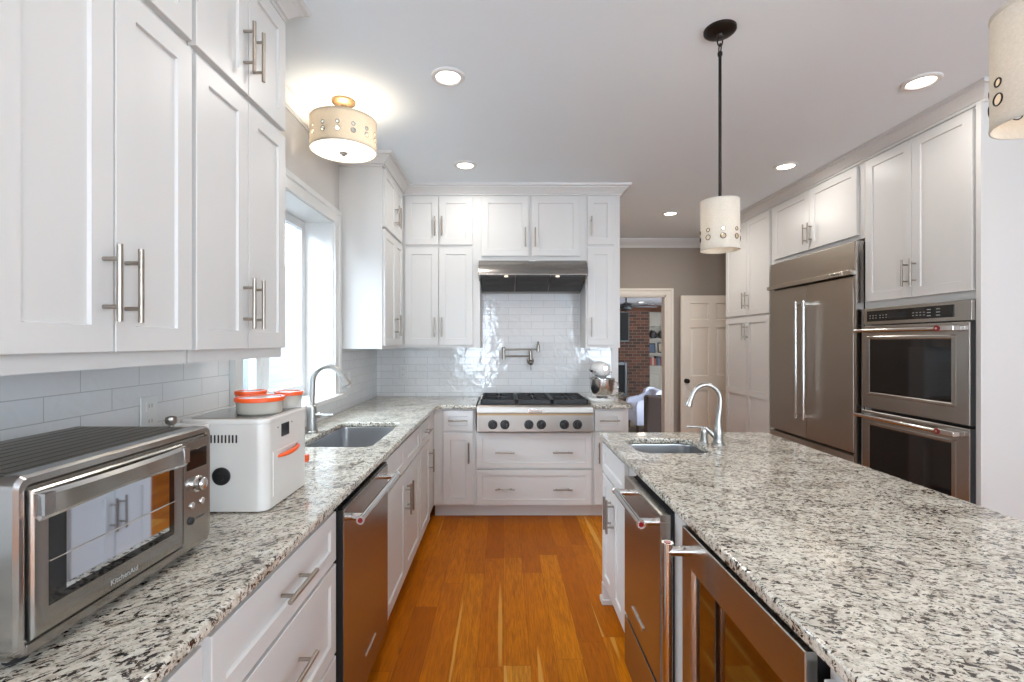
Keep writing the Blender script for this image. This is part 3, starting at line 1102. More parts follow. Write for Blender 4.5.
t = thing('rangetop', 'stainless six-burner gas rangetop with black knobs and grates', 'rangetop', (.247, 3.795, .70), 0)
hw = .457
MB().box(-hw, hw, .03, .62, .008, .205, .003).build('body', 'steel', t)
prof = [(.03, .0), (-.018, .004), (-.022, .01), (-.020, .150), (-.028, .152), (-.030, .165), (-.026, .20), (-.014, .214), (.03, .216)]
MB().prism(prof, 'x', -hw, hw).build('control_panel', 'rangesteel', t)
MB().box(-hw + .001, hw - .001, -.0245, -.018, .137, .153).build('floor_reflection_strip', 'brass', t)  # brown strip painted in for the floor's reflection under the bullnose
for x in (-.332, -.236, -.048, .05, .231, .334):
    m = MB().lathe([(.037, -.020), (.037, -.028), (.033, -.030)], (x, 0, .065), 'y', 28)
    k_ = m.build('knob', 'black', t)
    MB().lathe([(.030, -.028), (.029, -.055), (.026, -.060), (.002, -.061)], (x, 0, .065), 'y', 28).box(x - .005, x + .005, -.070, -.058, .043, .087, .002).build('grip', 'black', k_)
b_ = MB().box(-.055, .055, -.033, -.028, .160, .188, .002).build('badge', 'badge', t)
text('KitchenAid', .016, b_, (0, -.0334, .174), (R(90), 0, 0))
for i in range(3):
    xa = -.43 + i * .288
    xb = xa + .284
    m = MB()
    yA, yB_ = .045, .575
    zt = .252
    m.box(xa, xb, yA, yA + .016, .216, zt, .003).box(xa, xb, yB_ - .016, yB_, .216, zt, .003)
    m.box(xa, xa + .014, yA, yB_, .222, zt, .003).box(xb - .014, xb, yA, yB_, .222, zt, .003)
    m.box(xa, xb, .302, .318, .222, zt, .003)
    for cy_ in (.175, .447):
        cx_ = (xa + xb) / 2
        for a_ in range(4):
            ang = R(45 + 90 * a_)
            dx_, dy_ = math.cos(ang), math.sin(ang)
            m.tube([(cx_ + dx_ * .035, cy_ + dy_ * .035, zt - .006), (cx_ + dx_ * .14 * (1 if True else 1), cy_ + dy_ * .135, zt - .006)], .0065, 8)
        m.box(cx_ - .005, cx_ + .005, cy_ - .125, cy_ - .035, zt - .016, zt, .002).box(cx_ - .005, cx_ + .005, cy_ + .035, cy_ + .125, zt - .016, zt, .002)
        m.box(xa + .01, cx_ - .035, cy_ - .005, cy_ + .005, zt - .016, zt, .002).box(cx_ + .035, xb - .01, cy_ - .005, cy_ + .005, zt - .016, zt, .002)
    m.build('grate', 'iron', t)
    for cy_ in (.175, .447):
        MB().lathe([(.05, .206), (.05, .218), (.040, .224), (.040, .232), (.034, .236), (.002, .237)], ((xa + xb) / 2, cy_, 0), seg=28).build('burner', 'iron', t)
MB().box(-.44, .44, .035, .585, .205, .212).build('burner_pan', 'iron', t)
MB().box(-hw, hw, .585, .62, .205, .228, .003).build('back_trim', 'steel', t)

t = thing('pot_filler', 'dark nickel folding pot filler on the tile above the rangetop', 'faucet', (.248, YB - .009, 1.24))
MB().lathe([(.033, 0), (.033, -.010), (.022, -.016), (.018, -.045)], (0, 0, 0), 'y', 24).lathe([(.016, -.03), (.016, .09), (.012, .096)], (0, -.06, -.0), seg=20).build('mount', 'potfill', t)
MB().cyl((0, -.06, .045), (-.24, -.07, .045), .008, seg=14).build('lower_arm', 'potfill', t)
MB().lathe([(.010, .015), (.015, .018), (.015, .125), (.010, .13)], (-.245, -.07, 0), seg=20).build('elbow', 'potfill', t)
MB().cyl((-.245, -.07, .105), (.062, -.08, .108), .008, seg=14).build('upper_arm', 'potfill', t)
MB().lathe([(.010, .08), (.015, .083), (.015, .150), (.009, .155), (.011, .175), (.006, .18)], (.066, -.08, 0), seg=20).build('spout', 'potfill', t)
MB().sphere((0, -.062, -.012), .026).cyl((0, -.062, -.03), (0, -.066, -.085), .006, .005, seg=12).build('lever', 'potfill', t)

# ------------------------------------------------------------------ appliances
def bar_handle(parent, p0, p1, posts, out, r=.012, medal=True, mat_='chrome', name='handle', ends=(0, 1)):
    """round bar with post brackets; out = vector from bar to the face; red medallions on the bar's ends"""
    p0, p1, out = Vector(p0), Vector(p1), Vector(out)
    d = (p1 - p0).normalized()
    m = MB().cyl(p0, p1, r, seg=20)
    for f in posts:
        q = p0.lerp(p1, f)
        m.tube([q, q + out * .5, q + out], r * 1.05, 14)
    h = m.build(name, mat_, parent)
    if medal:
        for k in ends:
            q = (p0, p1)[k]
            dd = -d if k == 0 else d
            MB().cyl(q - dd * .002, q + dd * .004, r * 1.18, r * 1.18, seg=20).build('end_cap', 'chrome', h)
            MB().cyl(q + dd * .003, q + dd * .0055, r * .70, seg=20).build('medallion', 'red', h)
    return h


# dishwasher, left run (local x = world y - 1.566)
t = thing('dishwasher', 'stainless dishwasher in the left run, between drawers and sink cabinet', 'dishwasher', (-.55, 1.566, 0), FACE_PX)
MB().box(.004, .606, .0, .55, .10, .868).build('tub', 'black', t)
MB().box(.012, .608, -.026, -.004, .118, .862, .002).build('door', 'steel', t)
MB().box(.004, .610, -.004, .003, .108, .872, .001).box(.004, .0115, -.024, -.003, .118, .862).build('door_edge', 'black', t)
MB().box(.012, .608, -.022, -.003, .8625, .872, .001).build('control_strip', 'blackgloss', t)
bar_handle(t, (.03, -.075, .822), (.585, -.075, .822), (.06, .94), (0, .05, .0))
b_ = MB().box(.26, .40, -.029, -.0255, .211, .223, .001).build('badge', 'badge', t)
text('KitchenAid', .010, b_, (.33, -.0292, .217), (R(90), 0, 0))
MB().box(.004, .606, .05, .07, .0, .10).build('toe_kick', 'black', t)

# under-counter ice maker in the island (faces -X)
t = thing('ice_maker', 'stainless undercounter appliance with horizontal bar handle, in the island beside white doors', 'ice maker', (.538, 1.955, 0), FACE_NX)
MB().box(.003, .447, .0, .55, .10, .872).build('body', 'black', t)
MB().box(.004, .446, -.046, -.012, .325, .870, .002).build('door', 'steel', t)
MB().box(.004, .446, -.046, -.012, .115, .310, .002).build('lower_panel', 'steel', t)
MB().box(.010, .440, -.012, 0, .115, .870).build('gasket', 'black', t)
bar_handle(t, (.055, -.094, .826), (.405, -.094, .826), (.06, .94), (0, .05, 0), ends=(0, 1))
b_ = MB().box(.125, .265, -.051, -.0455, .394, .408, .001).build('badge', 'badge', t)
text('KitchenAid', .010, b_, (.195, -.0512, .401), (R(90), 0, 0))
MB().box(.003, .447, .03, .05, 0, .10).box(.02, .43, .026, .03, .03, .036).box(.02, .43, .026, .03, .05, .056).box(.02, .43, .026, .03, .07, .076).build('toe_grille', 'black', t)

# beverage refrigerator in the island
t = thing('beverage_refrigerator', 'stainless glass-door beverage refrigerator in the island with upright bar handle', 'refrigerator', (.548, 1.435, 0), FACE_NX)
m = MB()
m.box(.004, .022, 0, .56, .10, .872).box(.578, .596, 0, .56, .10, .872).box(.022, .578, .54, .56, .10, .872).box(.022, .578, 0, .56, .10, .13).box(.022, .578, 0, .56, .85, .872)
m.build('cabinet_body', 'black', t)
for z in (.28, .42, .56, .70):
    m = MB().box(.022, .578, .05, .065, z, z + .03, .003)
    for k in range(12):
        m.cyl((.04 + k * .045, .06, z + .008), (.04 + k * .045, .52, z + .008), .003, seg=6)
    m.build('wine_rack', 'walnut', t)
m = MB()
f0 = (.024, .60, .115, .875)
i0 = (.092, .532, .19, .775)
m.loops([(f0[0], f0[1], f0[2], f0[3], -.002), (f0[0], f0[1], f0[2], f0[3], -.021), (f0[0] + .002, f0[1] - .002, f0[2] + .002, f0[3] - .002, -.023), (i0[0], i0[1], i0[2], i0[3], -.023), (i0[0] + .006, i0[1] - .006, i0[2] + .006, i0[3] - .006, -.012), (i0[0] + .006, i0[1] - .006, i0[2] + .006, i0[3] - .006, -.002)])
d_ = m.build('door', 'steel', t)
# remove the solid fill inside the glazed opening
bm = bmesh.new(); bm.from_mesh(d_.data)
dele = [f for f in bm.faces if len(f.verts) == 4 and all(i0[0] < v.co.x < i0[1] and i0[2] < v.co.z < i0[3] and abs(v.co.y + .002) < 1e-4 for v in f.verts)]
bmesh.ops.delete(bm, geom=dele, context='FACES'); bm.to_mesh(d_.data); bm.free()
MB().box(i0[0] + .006, i0[1] - .006, -.011, -.006, i0[2] + .006, i0[3] - .006).build('glass', 'tintglass', d_)
bar_handle(t, (.080, -.085, .845), (.080, -.085, .14), (.03, .97), (0, .062, 0), r=.0135)
MB().box(.004, .596, .03, .05, 0, .10).build('toe_grille', 'black', t)

# island cabinets
IX = .56
t = cabinet('island_cabinet', 'white two-door island cabinet at the far end, under the prep sink', 'cabinet', (IX, 2.635, 0), FACE_NX, .675, .56, 0, .882,
            [('false_front', .012, .49, .712, .868)] + [('door', .012, .249, .115, .70, [('v', .222, .555, HL)]), ('door', .253, .49, .115, .70, [('v', .280, .555, HL)])], TK, opentop=True)
m = MB().box(.0, .055, -.022, .05, .0, .105, .004).box(-.006, .062, -.032, .05, .0, .03, .006, 3)
m.build('foot', 'cabinet', t)
t = thing('filler_panel', 'narrow white upright filler between the two island appliances', 'panel', (.548, 1.506, 0), FACE_NX)
MB().box(0, .090, -.011, -.001, .105, .882, .002).build('panel', 'cabinet', t)
MB().box(0, .068, -.001, .05, .106, .880).box(0, .068, .05, .065, 0, .106).build('toe_kick', 'cabinet', t)
cabinet('island_cabinet', 'white island cabinet at the near end, below the bottom right counter edge', 'cabinet', (IX, .822, 0), FACE_NX, 1.02, .56, 0, .882,
        [('drawer', .012, .50, .69, .845, [('h', .25, .775, .165)]), ('drawer', .51, 1.008, .69, .845, [('h', .76, .775, .165)]), ('door', .012, .50, .115, .68, [('v', .47, .56, HL)]), ('door', .51, 1.008, .115, .68, [('v', .54, .56, HL)])], TK)
cabinet('island_cabinet', 'white panelled back of the island, facing the ovens', 'cabinet', (1.44, -.195, 0), FACE_PX, 2.83, .31, 0, .882,
        [('door', .02 + i * .70, .70 + i * .70, .115, .868, []) for i in range(4)], TK)

# built-in refrigerator (faces -X)
t = thing('refrigerator', 'built-in stainless french-door refrigerator on the right, between pantry and ovens', 'refrigerator', (2.52, 4.435, 0), FACE_NX)
RW_ = 1.062
MB().box(.002, RW_ - .002, 0, .58, .02, 2.12).build('body', 'black', t)
MB().box(0, RW_, -.055, 0, 1.925, 2.122, .003).build('grille_panel', 'steel_v', t)
l_ = MB().box(-.006, RW_ + .006, -.085, -.002, 1.888, 1.922, .003).build('grille_lip', 'steel_v', t)
b_ = MB().box(.845, .985, -.089, -.0848, 1.893, 1.917, .001).build('badge', 'badge', l_)
text('KitchenAid', .018, b_, (.915, -.0893, 1.905), (R(90), 0, 0))
for a, b in ((.004, .5345), (.5385, RW_ - .004)):
    MB().box(a, b, -.060, -.004, .632, 1.876, .003).build('door', 'steel_v', t)
for x in (.490, .590):
    m = MB().cyl((x, -.118, .79), (x, -.118, 1.745), .0115, seg=18)
    for z in (.815, 1.72):
        m.box(x - .009, x + .009, -.118, -.059, z - .012, z + .012, .003)
    m.build('handle', 'chrome', t)
MB().box(.004, RW_ - .004, -.060, -.004, .12, .612, .003).build('freezer_drawer', 'steel_v', t)
MB().cyl((.10, -.112, .555), (RW_ - .10, -.112, .555), .0115, seg=18).box(.12, .14, -.112, -.059, .546, .564).box(RW_ - .14, RW_ - .12, -.112, -.059, .546, .564).build('handle', 'chrome', t)
MB().box(RW_ + .001, RW_ + .020, -.055, -.002, .12, 2.122).build('side_trim', 'chrome', t)
MB().box(0, RW_, -.03, -.01, .0, .11).build('toe_grille', 'black', t)

# double wall oven
t = thing('double_oven', 'stainless double wall oven in the tall white cabinet at right', 'oven', (2.532, 3.310, 0), FACE_NX)
OW = .765
MB().box(.005, OW - .005, 0, .55, .375, 1.63).build('body', 'black', t)
cp = MB().box(0, OW, -.050, -.001, 1.530, 1.640, .003).build('control_panel', 'steel', t)
cg = MB().box(.035, .665, -.0535, -.0495, 1.552, 1.622, .001).build('control_glass', 'blackgloss', cp)
MB().box(.215, .365, -.0545, -.0533, 1.567, 1.605).build('display', 'display', cp)
for gx in (.06, .085, .11, .145, .17, .195, .40, .425, .45, .475):
    for gz in (1.572, 1.588):
        MB().box(gx, gx + .012, -.0540, -.0533, gz, gz + .004).build('key_print', 'keys', cp)
for gx in (.50, .56):
    for gz in (1.565, 1.583, 1.601):
        MB().box(gx, gx + .025, -.0540, -.0533, gz, gz + .005).build('key_print', 'keys', cp)


def oven_door(z0, z1, hz, wz0, wz1):
    m = MB()
    a, b = .070, OW - .105
    m.loops([(0, OW, z0, z1, -.006), (0, OW, z0, z1, -.057), (.003, OW - .003, z0 + .003, z1 - .003, -.060), (a - .022, b + .030, wz0 - .022, wz1 + .022, -.060), (a - .018, b + .026, wz0 - .018, wz1 + .018, -.0625), (a - .004, b + .005, wz0 - .004, wz1 + .004, -.0625), (a, b, wz0, wz1, -.060)])
    d = m.build('door', 'steel', t)
    MB().box(a + .001, b - .001, -.0615, -.0595, wz0 + .001, wz1 - .001).build('window', 'blackgloss', d)
    MB().box(OW - .012, OW + .001, -.056, -.004, z0, z1).build('edge_trim', 'black', d)
    h = bar_handle(d, (.005, -.112, hz), (.635, -.112, hz), (.04,), (0, .052, 0), r=.0125, medal=False)
    MB().box(.625, .735, -.122, -.058, hz - .015, hz + .015, .005, 3).build('bracket', 'chrome', h)
    MB().cyl((.640, -.120, hz), (.640, -.1265, hz), .016, seg=22).build('medallion', 'red', h)
    MB().cyl((.640, -.1262, hz), (.640, -.1272, hz), .006, seg=16).build('medallion_centre', 'badge', h)
    return d


oven_door(.968, 1.522, 1.490, 1.078, 1.432)
oven_door(.385, .950, .918, .495, .855)

# ------------------------------------------------------------------ toaster oven (local x = world y - .724, front at x=-.73)
t = thing('toaster_oven', 'stainless countertop toaster oven at near left with black glass door', 'toaster oven', (-.735, .722, CT1), FACE_PX - R(.7))
TW, TD = .466, .305
m = MB()
m.loops([(0, TW, .018, .290, .0)] * 1 + [(0, TW, .018, .290, TD)]) if False else None
shell = MB()
b = bmesh.new()
bmesh.ops.create_cube(b, size=1)
for v in b.verts:
    v.co = Vector((TW / 2 + v.co.x * TW, TD / 2 + .012 + v.co.y * TD, .155 + v.co.z * .276))
es = [e for e in b.edges if abs(e.verts[0].co.y - e.verts[1].co.y) > .1 and max(e.verts[0].co.z, e.verts[1].co.z) > .2]
bmesh.ops.bevel(b, geom=es, offset=.018, segments=4, profile=.5, affect='EDGES')
shell._merge(b)
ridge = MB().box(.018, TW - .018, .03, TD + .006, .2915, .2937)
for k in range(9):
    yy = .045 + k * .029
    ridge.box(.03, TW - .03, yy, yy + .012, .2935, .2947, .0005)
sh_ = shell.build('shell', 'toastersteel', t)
ridge.build('top_panel', 'toastertop_reflection', sh_)
# front bezel ring
m = MB()
def rrxz(x0, x1, z0, z1, r, y):
    return [(px, y, pz) for px, pz in rrect(x0, x1, z0, z1, r, 5)]
m.grid([rrxz(-.002, TW + .002, .017, .295, .018, .03), rrxz(-.002, TW + .002, .017, .295, .018, .002), rrxz(.002, TW - .002, .021, .291, .016, -.004), rrxz(.010, TW - .010, .028, .281, .012, -.004), rrxz(.012, TW - .012, .030, .275, .011, .001)], True, True)
m.build('bezel', 'toasterbright', t)
# door
DXW = .355
m = MB()
a, b_, c_, d_ = .046, DXW - .022, .078, .228
m.loops([(.014, DXW, .042, .272, .0), (.014, DXW, .042, .272, -.010), (.017, DXW - .003, .045, .269, -.013), (a - .016, b_ + .014, c_ - .014, d_ + .012, -.013), (a, b_, c_, d_, -.007)])
dr = m.build('door', 'toastersteel', t)
MB().box(a, b_, -.0075, -.0060, c_, d_).build('glass', 'blackgloss', dr)
MB().box(a + .030, b_ - .016, -.0079, -.0074, c_ + .014, d_ - .002).build('mirrored_pane', 'mirrorglass', dr)
MB().cyl((a, -.0086, .150), (b_, -.0086, .150), .0013, seg=8).build('rack_wire', 'chrome', dr)
m = MB()
rows = []
for k in range(13):
    f = k / 12
    x = .016 + f * (DXW - .02)
    o = .004 + .012 * math.sin(PI * min(1, max(0, f))) ** .6
    dip = .010 * (1 - math.sin(PI * f)) 
    rows.append([(x, -.012 - o, .268), (x, -.020 - o, .262), (x, -.022 - o, .240 - dip), (x, -.018 - o, .234 - dip), (x, -.011 - o, .240 - dip), (x, -.008 - o, .264)])
m.grid(rows, True, True)
m.box(.016, .034, -.030, -.012, .232, .266).box(DXW - .020, DXW - .004, -.030, -.012, .232, .266)
m.build('handle', 'toasterbright', dr)
text('KitchenAid', .0145, dr, (.19, -.0134, .057), (R(90), 0, 0), 'keys')
# control panel
cp = MB().box(DXW + .004, TW - .014, -.010, .002, .034, .272, .003).build('control_panel', 'toastersteel', t)
MB().box(DXW + .016, TW - .026, -.0115, -.0095, .205, .250, .001).build('display', 'blackgloss', cp)
kx = (DXW + TW - .01) / 2
MB().lathe([(.019, -.010), (.019, -.013), (.0155, -.015), (.0145, -.026), (.012, -.029), (.002, -.030)], (kx, 0, .168), 'y', 28).build('knob', 'chrome', cp)
for dx in (-.018, .018):
    MB().lathe([(.008, -.010), (.008, -.012), (.0065, -.014), (.002, -.015)], (kx + dx, 0, .122), 'y', 20).build('button', 'chrome', cp)
MB().lathe([(.009, -.010), (.009, -.013), (.007, -.015), (.002, -.016)], (kx - .022, 0, .088), 'y', 20).build('button', 'black', cp)
text('Convect', .009, cp, (kx + .012, -.0103, .088), (R(90), 0, 0))
MB().box(.012, TW - .012, -.006, .03, .018, .036, .003).build('crumb_tray', 'toastersteel', t)
for x in (.035, TW - .035):
    for y in (.035, TD - .02):
        MB().cyl((x, y, 0), (x, y, .02), .016, .018, seg=18).build('foot', 'black', t)

# ------------------------------------------------------------------ bread maker, containers, canister
t = thing('bread_maker', 'white boxy bread maker with orange handles behind the toaster oven', 'bread maker', (-.693, 1.402, CT1), FACE_PX)
BW, BDp, BH = .298, .262, .273
MB().vbox(0, BW, 0, BDp, .004, BH - .012, .030, 6, .004).build('body', 'whiteplastic', t)
MB().vbox(-.002, BW + .002, -.002, BDp + .002, BH - .012, BH, .031, 6, .006).build('top_rim', 'whiteplastic', t)
MB().vbox(.02, BW - .02, .02, BDp - .02, BH, BH + .0015, .02, 5).build('top_plate', 'toastersteel', t)
for k in range(9):
    yy = .085 + k * .0105
    MB().box(-.0012, .002, yy, yy + .0042, .205, .228).build('vent_slot', 'black', t)
MB().lathe([(.026, .002), (.026, -.005), (.022, -.007), (.002, -.007)], (0, .130, .108), 'x', 28).lathe([(.012, -.006), (.011, -.010), (.002, -.011)], (0, .130, .108), 'x', 20).build('side_knob', 'black', t)
MB().box(.095, .145, -.003, .001, .205, .245, .001).build('display', 'display', t)
MB().cyl((.072, -.002, .238), (.072, .001, .238), .003, seg=12).cyl((.168, -.002, .240), (.168, .001, .240), .003, seg=12).build('button', 'cordgrey', t)
dr = MB().box(.040, .238, -.003, .001, .035, .170, .002).build('drawer', 'whiteplastic', t)
m = MB()
m.grid([[(x, -.004 - o, z + dz) for x, o in ((.070, .0), (.085, .012), (.12, .019), (.155, .019), (.185, .012), (.20, .0))] for z, dz in ((.150, 0), (.157, 0.004))])
hm = MB().tube([(.068, -.003, .150), (.085, -.014, .152), (.12, -.020, .154), (.155, -.020, .156), (.185, -.014, .158), (.202, -.003, .160)], .006, 12, [.004, .006, .007, .007, .006, .004])
m.bm.free()
hm.build('handle', 'orange', dr)
MB().box(BW + .001, BW + .028, .004, .026, .072, .098, .005, 3).build('end_handle', 'orange', t)
GR = 'orange-lidded glass containers on the bread maker'
for (x, y, r, h, lab) in ((-.776, 1.530, .0735, .052, 'large round glass container with orange lid at front of bread maker top'),
                         (-.862, 1.638, .050, .060, 'small orange-lidded round glass container behind the large one, nearest window'),
                         (-.746, 1.668, .046, .055, 'small orange-lidded round glass container at the right rear of bread maker top')):
    c = thing('glass_container', lab, 'food container', (x, y, CT1 + BH + .0016), 0, GR)
    MB().lathe([(r * .86, 0), (r * .90, .003), (r * .95, h - .013), (r * .95, h - .009), (r * .90, h - .009), (r * .86, .006), (.002, .006)], seg=36).build('bowl', 'milky', c)
    MB().lathe([(r * .97, h - .013), (r, h - .011), (r, h - .003), (r * .97, h), (r * .86, h), (r * .84, h - .004), (r * .84, h - .008), (r * .95, h - .013)], seg=36, cap=False).build('lid_rim', 'orange', c)
    MB().lathe([(r * .845, h - .006), (r * .84, h - .003), (r * .78, h - .0015), (.002, h - .0015), (.002, h - .006)], seg=36).build('lid_panel', 'lidclear', c)

t = thing('canister', 'white lidded canister with metal knob, between toaster oven and bread maker', 'canister', (-.882, 1.31, CT1))
MB().vbox(-.048, .048, -.052, .052, 0, .252, .012, 4, 0).build('body', 'ceramic', t)
MB().vbox(-.052, .052, -.056, .056, .252, .270, .014, 4, .004).build('lid', 'ceramic', t)
MB().lathe([(.008, .269), (.007, .275), (.013, .280), (.015, .288), (.013, .297), (.003, .300)], (-.018, -.01, 0), seg=24).build('knob', 'potfill', t)

# ------------------------------------------------------------------ stand mixer
t = thing('stand_mixer', 'white stand mixer with steel bowl on the small counter right of the rangetop', 'stand mixer', (.835, 4.15, CT1))
m = MB()
rows = []
for g, z in ((0, 0), (.004, .006), (.004, .016), (-.004, .024), (-.02, .027)):
    rows.append([(px, py, z) for px, py in rrect(-.105 - g, .105 + g, -.15 - g, .15 + g, .10, 8)])
m.grid(rows, True, True)
m.build('base', 'whitegloss', t)
m = MB()
rows = []
for z, wx, y0_, y1_ in ((.02, .062, .04, .14), (.06, .052, .055, .138), (.14, .046, .06, .135), (.20, .050, .04, .138), (.235, .054, .03, .140)):
    rows.append([(px, py, z) for px, py in rrect(-wx, wx, y0_, y1_, min(wx, .045), 6)])
m.grid(rows, True, True)
m.build('column', 'whitegloss', t)
m = MB()
rows = []
for y, rx_, rz_, zc in ((-.162, .012, .012, .264), (-.156, .042, .038, .264), (-.138, .060, .056, .263), (-.08, .069, .066, .263), (.0, .071, .068, .264), (.08, .068, .066, .266), (.14, .058, .056, .268), (.17, .038, .037, .270), (.18, .01, .01, .271)):
    rows.append([(rx_ * math.cos(2 * PI * k / 28), y, zc + rz_ * math.sin(2 * PI * k / 28)) for k in range(28)])
m.grid(rows, True, True)
hd = m.build('head', 'whitegloss', t, 60)
MB().box(-.0725, .0725, -.13, .15, .242, .256, .004).build('band', 'potfill', hd)
MB().cyl((-.088, -.03, .250), (-.060, -.03, .250), .008, seg=14).cyl((.060, -.03, .250), (.078, -.03, .250), .008, seg=14).build('speed_lever', 'black', hd)
MB().lathe([(.020, .004), (.020, -.004), (.017, -.007), (.002, -.007)], (.012, -.158, .280), 'y', 24).build('hub_cap', 'badge', hd)
MB().lathe([(.034, .20), (.036, .215), (.036, .240)], (0, -.085, 0), seg=24).cyl((0, -.085, .15), (0, -.085, .205), .008, seg=12).build('beater_shaft', 'badge', t)
prof = [(.040, .030), (.042, .036), (.050, .042), (.078, .062), (.096, .100), (.103, .145), (.105, .185), (.109, .188), (.109, .193), (.103, .193), (.101, .145), (.093, .100), (.074, .066), (.002, .05)]
MB().lathe(prof, (0, -.085, 0), seg=40).lathe([(.052, .024), (.052, .032), (.044, .036)], (0, -.085, 0), seg=32).build('bowl', 'bowlsteel', t)
MB().tube([(.10, -.085, .165), (.13, -.085, .160), (.138, -.085, .13), (.13, -.085, .105), (.098, -.085, .105)], .006, 10).build('bowl_handle', 'chrome', t)
m = MB()
pts = []
for k in range(40):
    a = k / 39 * 4 * PI
    pts.append((.175 + .03 * math.cos(a), .03 + .035 * math.sin(a) * .8, .012 + .045 * (.5 + .5 * math.sin(a * .5 + 1)) + k * .0002))
pts = [(.06, .14, .05), (.12, .12, .02)] + pts
m.tube(pts, .0035, 8)
m.build('cord', 'cordgrey', t)

# ------------------------------------------------------------------ outlets and switch
def outlet(loc, rot, label, cat='outlet', w=.075, h=.118, kind='outlet'):
    o = thing('wall_' + kind if False else kind + '_plate', label, cat, loc, rot)
    MB().box(-w / 2, w / 2, -.006, 0, -h / 2, h / 2, .003).build('cover', 'outlet', o)
    if kind == 'outlet':
        for z in (-.025, .025):
            s = MB().vbox(-.017, .017, -.008, -.005, z - .015, z + .015, .001).build('socket', 'outlet', o)
            MB().box(-.008, -.005, -.0086, -.0078, z - .004, z + .008).box(.005, .008, -.0086, -.0078, z - .004, z + .008).build('slot', 'cordgrey', s)
    else:
        MB().box(-.016, .016, -.009, -.005, -.033, .033, .002).build('rocker', 'outlet', o)


outlet((-.925, YB - .0085, 1.135), 0, 'white outlet plate on the back wall tile in the corner left of the rangetop')
outlet((XL + .0085, 1.582, 1.177), FACE_PX, 'white outlet plate on left wall tile behind the bread maker')
outlet((XL + .0085, 3.62, 1.13), FACE_PX, 'white switch plate on left wall tile, right of the window', 'switch', kind='switch')

# ------------------------------------------------------------------ lamps
def ring_holes_shade(r, z0, z1, cols, holes, phase=0, res=.012):
    """drum wall with round openings; holes = [(z, radius)]"""
    circ = 2 * PI * r
    seg_w = circ / cols
    m = MB()
    for c in range(cols):
        co, ed = [], []
        nx, nz = max(4, int(seg_w / res)), max(4, int((z1 - z0) / res))
        for i in range(nx + 1):
            for j in range(nz + 1):
                u, z = seg_w * i / nx, z0 + (z1 - z0) * j / nz
                if 0 < i < nx and 0 < j < nz and any((u - seg_w / 2) ** 2 + (z - hz) ** 2 < (hr * 1.25) ** 2 for hz, hr in holes):
                    continue
                co.append(Vector((u, z)))
        for hz, hr in holes:
            b0 = len(co)
            for k in range(18):
                co.append(Vector((seg_w / 2 + hr * math.cos(2 * PI * k / 18), hz + hr * math.sin(2 * PI * k / 18))))
            ed += [(b0 + k, b0 + (k + 1) % 18) for k in range(18)]
        vs, _, fs, _, _, _ = geometry.delaunay_2d_cdt(co, ed, [], 0, 1e-6)
        bv = []
        for v in vs:
            a = phase + (c * seg_w + v.x - seg_w / 2) / r
            bv.append(m.bm.verts.new((r * math.sin(a), -r * math.cos(a), v.y)))
        for f in fs:
            cen = sum((vs[i] for i in f), Vector((0, 0))) / len(f)
            if any((cen.x - seg_w / 2) ** 2 + (cen.y - hz) ** 2 < (hr * .98) ** 2 for hz, hr in holes):
                continue
            m.bm.faces.new([bv[i] for i in f])
    bmesh.ops.remove_doubles(m.bm, verts=m.bm.verts[:], dist=1e-5)
    return m


def grommets(parent, r, cols, holes, phase=0, mat_='bronze'):
    meshes = {}
    for c in range(cols):
        a = phase + 2 * PI * c / cols
        for hz, hr in holes:
            if (hz, hr) not in meshes:
                pts = [(hr * math.cos(2 * PI * k / 20), 0, hr * math.sin(2 * PI * k / 20)) for k in range(20)]
                m = MB()
                rows = []
                tr = .0014
                for k in range(20):
                    d = Vector(pts[k]).normalized()
                    rows.append([Vector(pts[k]) + d * tr * math.cos(2 * PI * q / 8) + Vector((0, 1, 0)) * tr * math.sin(2 * PI * q / 8) for q in range(8)])
                rows.append(rows[0])
                m.grid(rows, True)
                bmesh.ops.remove_doubles(m.bm, verts=m.bm.verts[:], dist=1e-6)
                o = m.build('grommet', mat_, parent)
                meshes[(hz, hr)] = o.data
            else:
                o = bpy.data.objects.new('grommet', meshes[(hz, hr)])
                C.objects.link(o)
                o.parent = parent
            o.location = ((r + .0005) * math.sin(a), -(r + .0005) * math.cos(a), hz)
            o.rotation_euler = (0, 0, a)


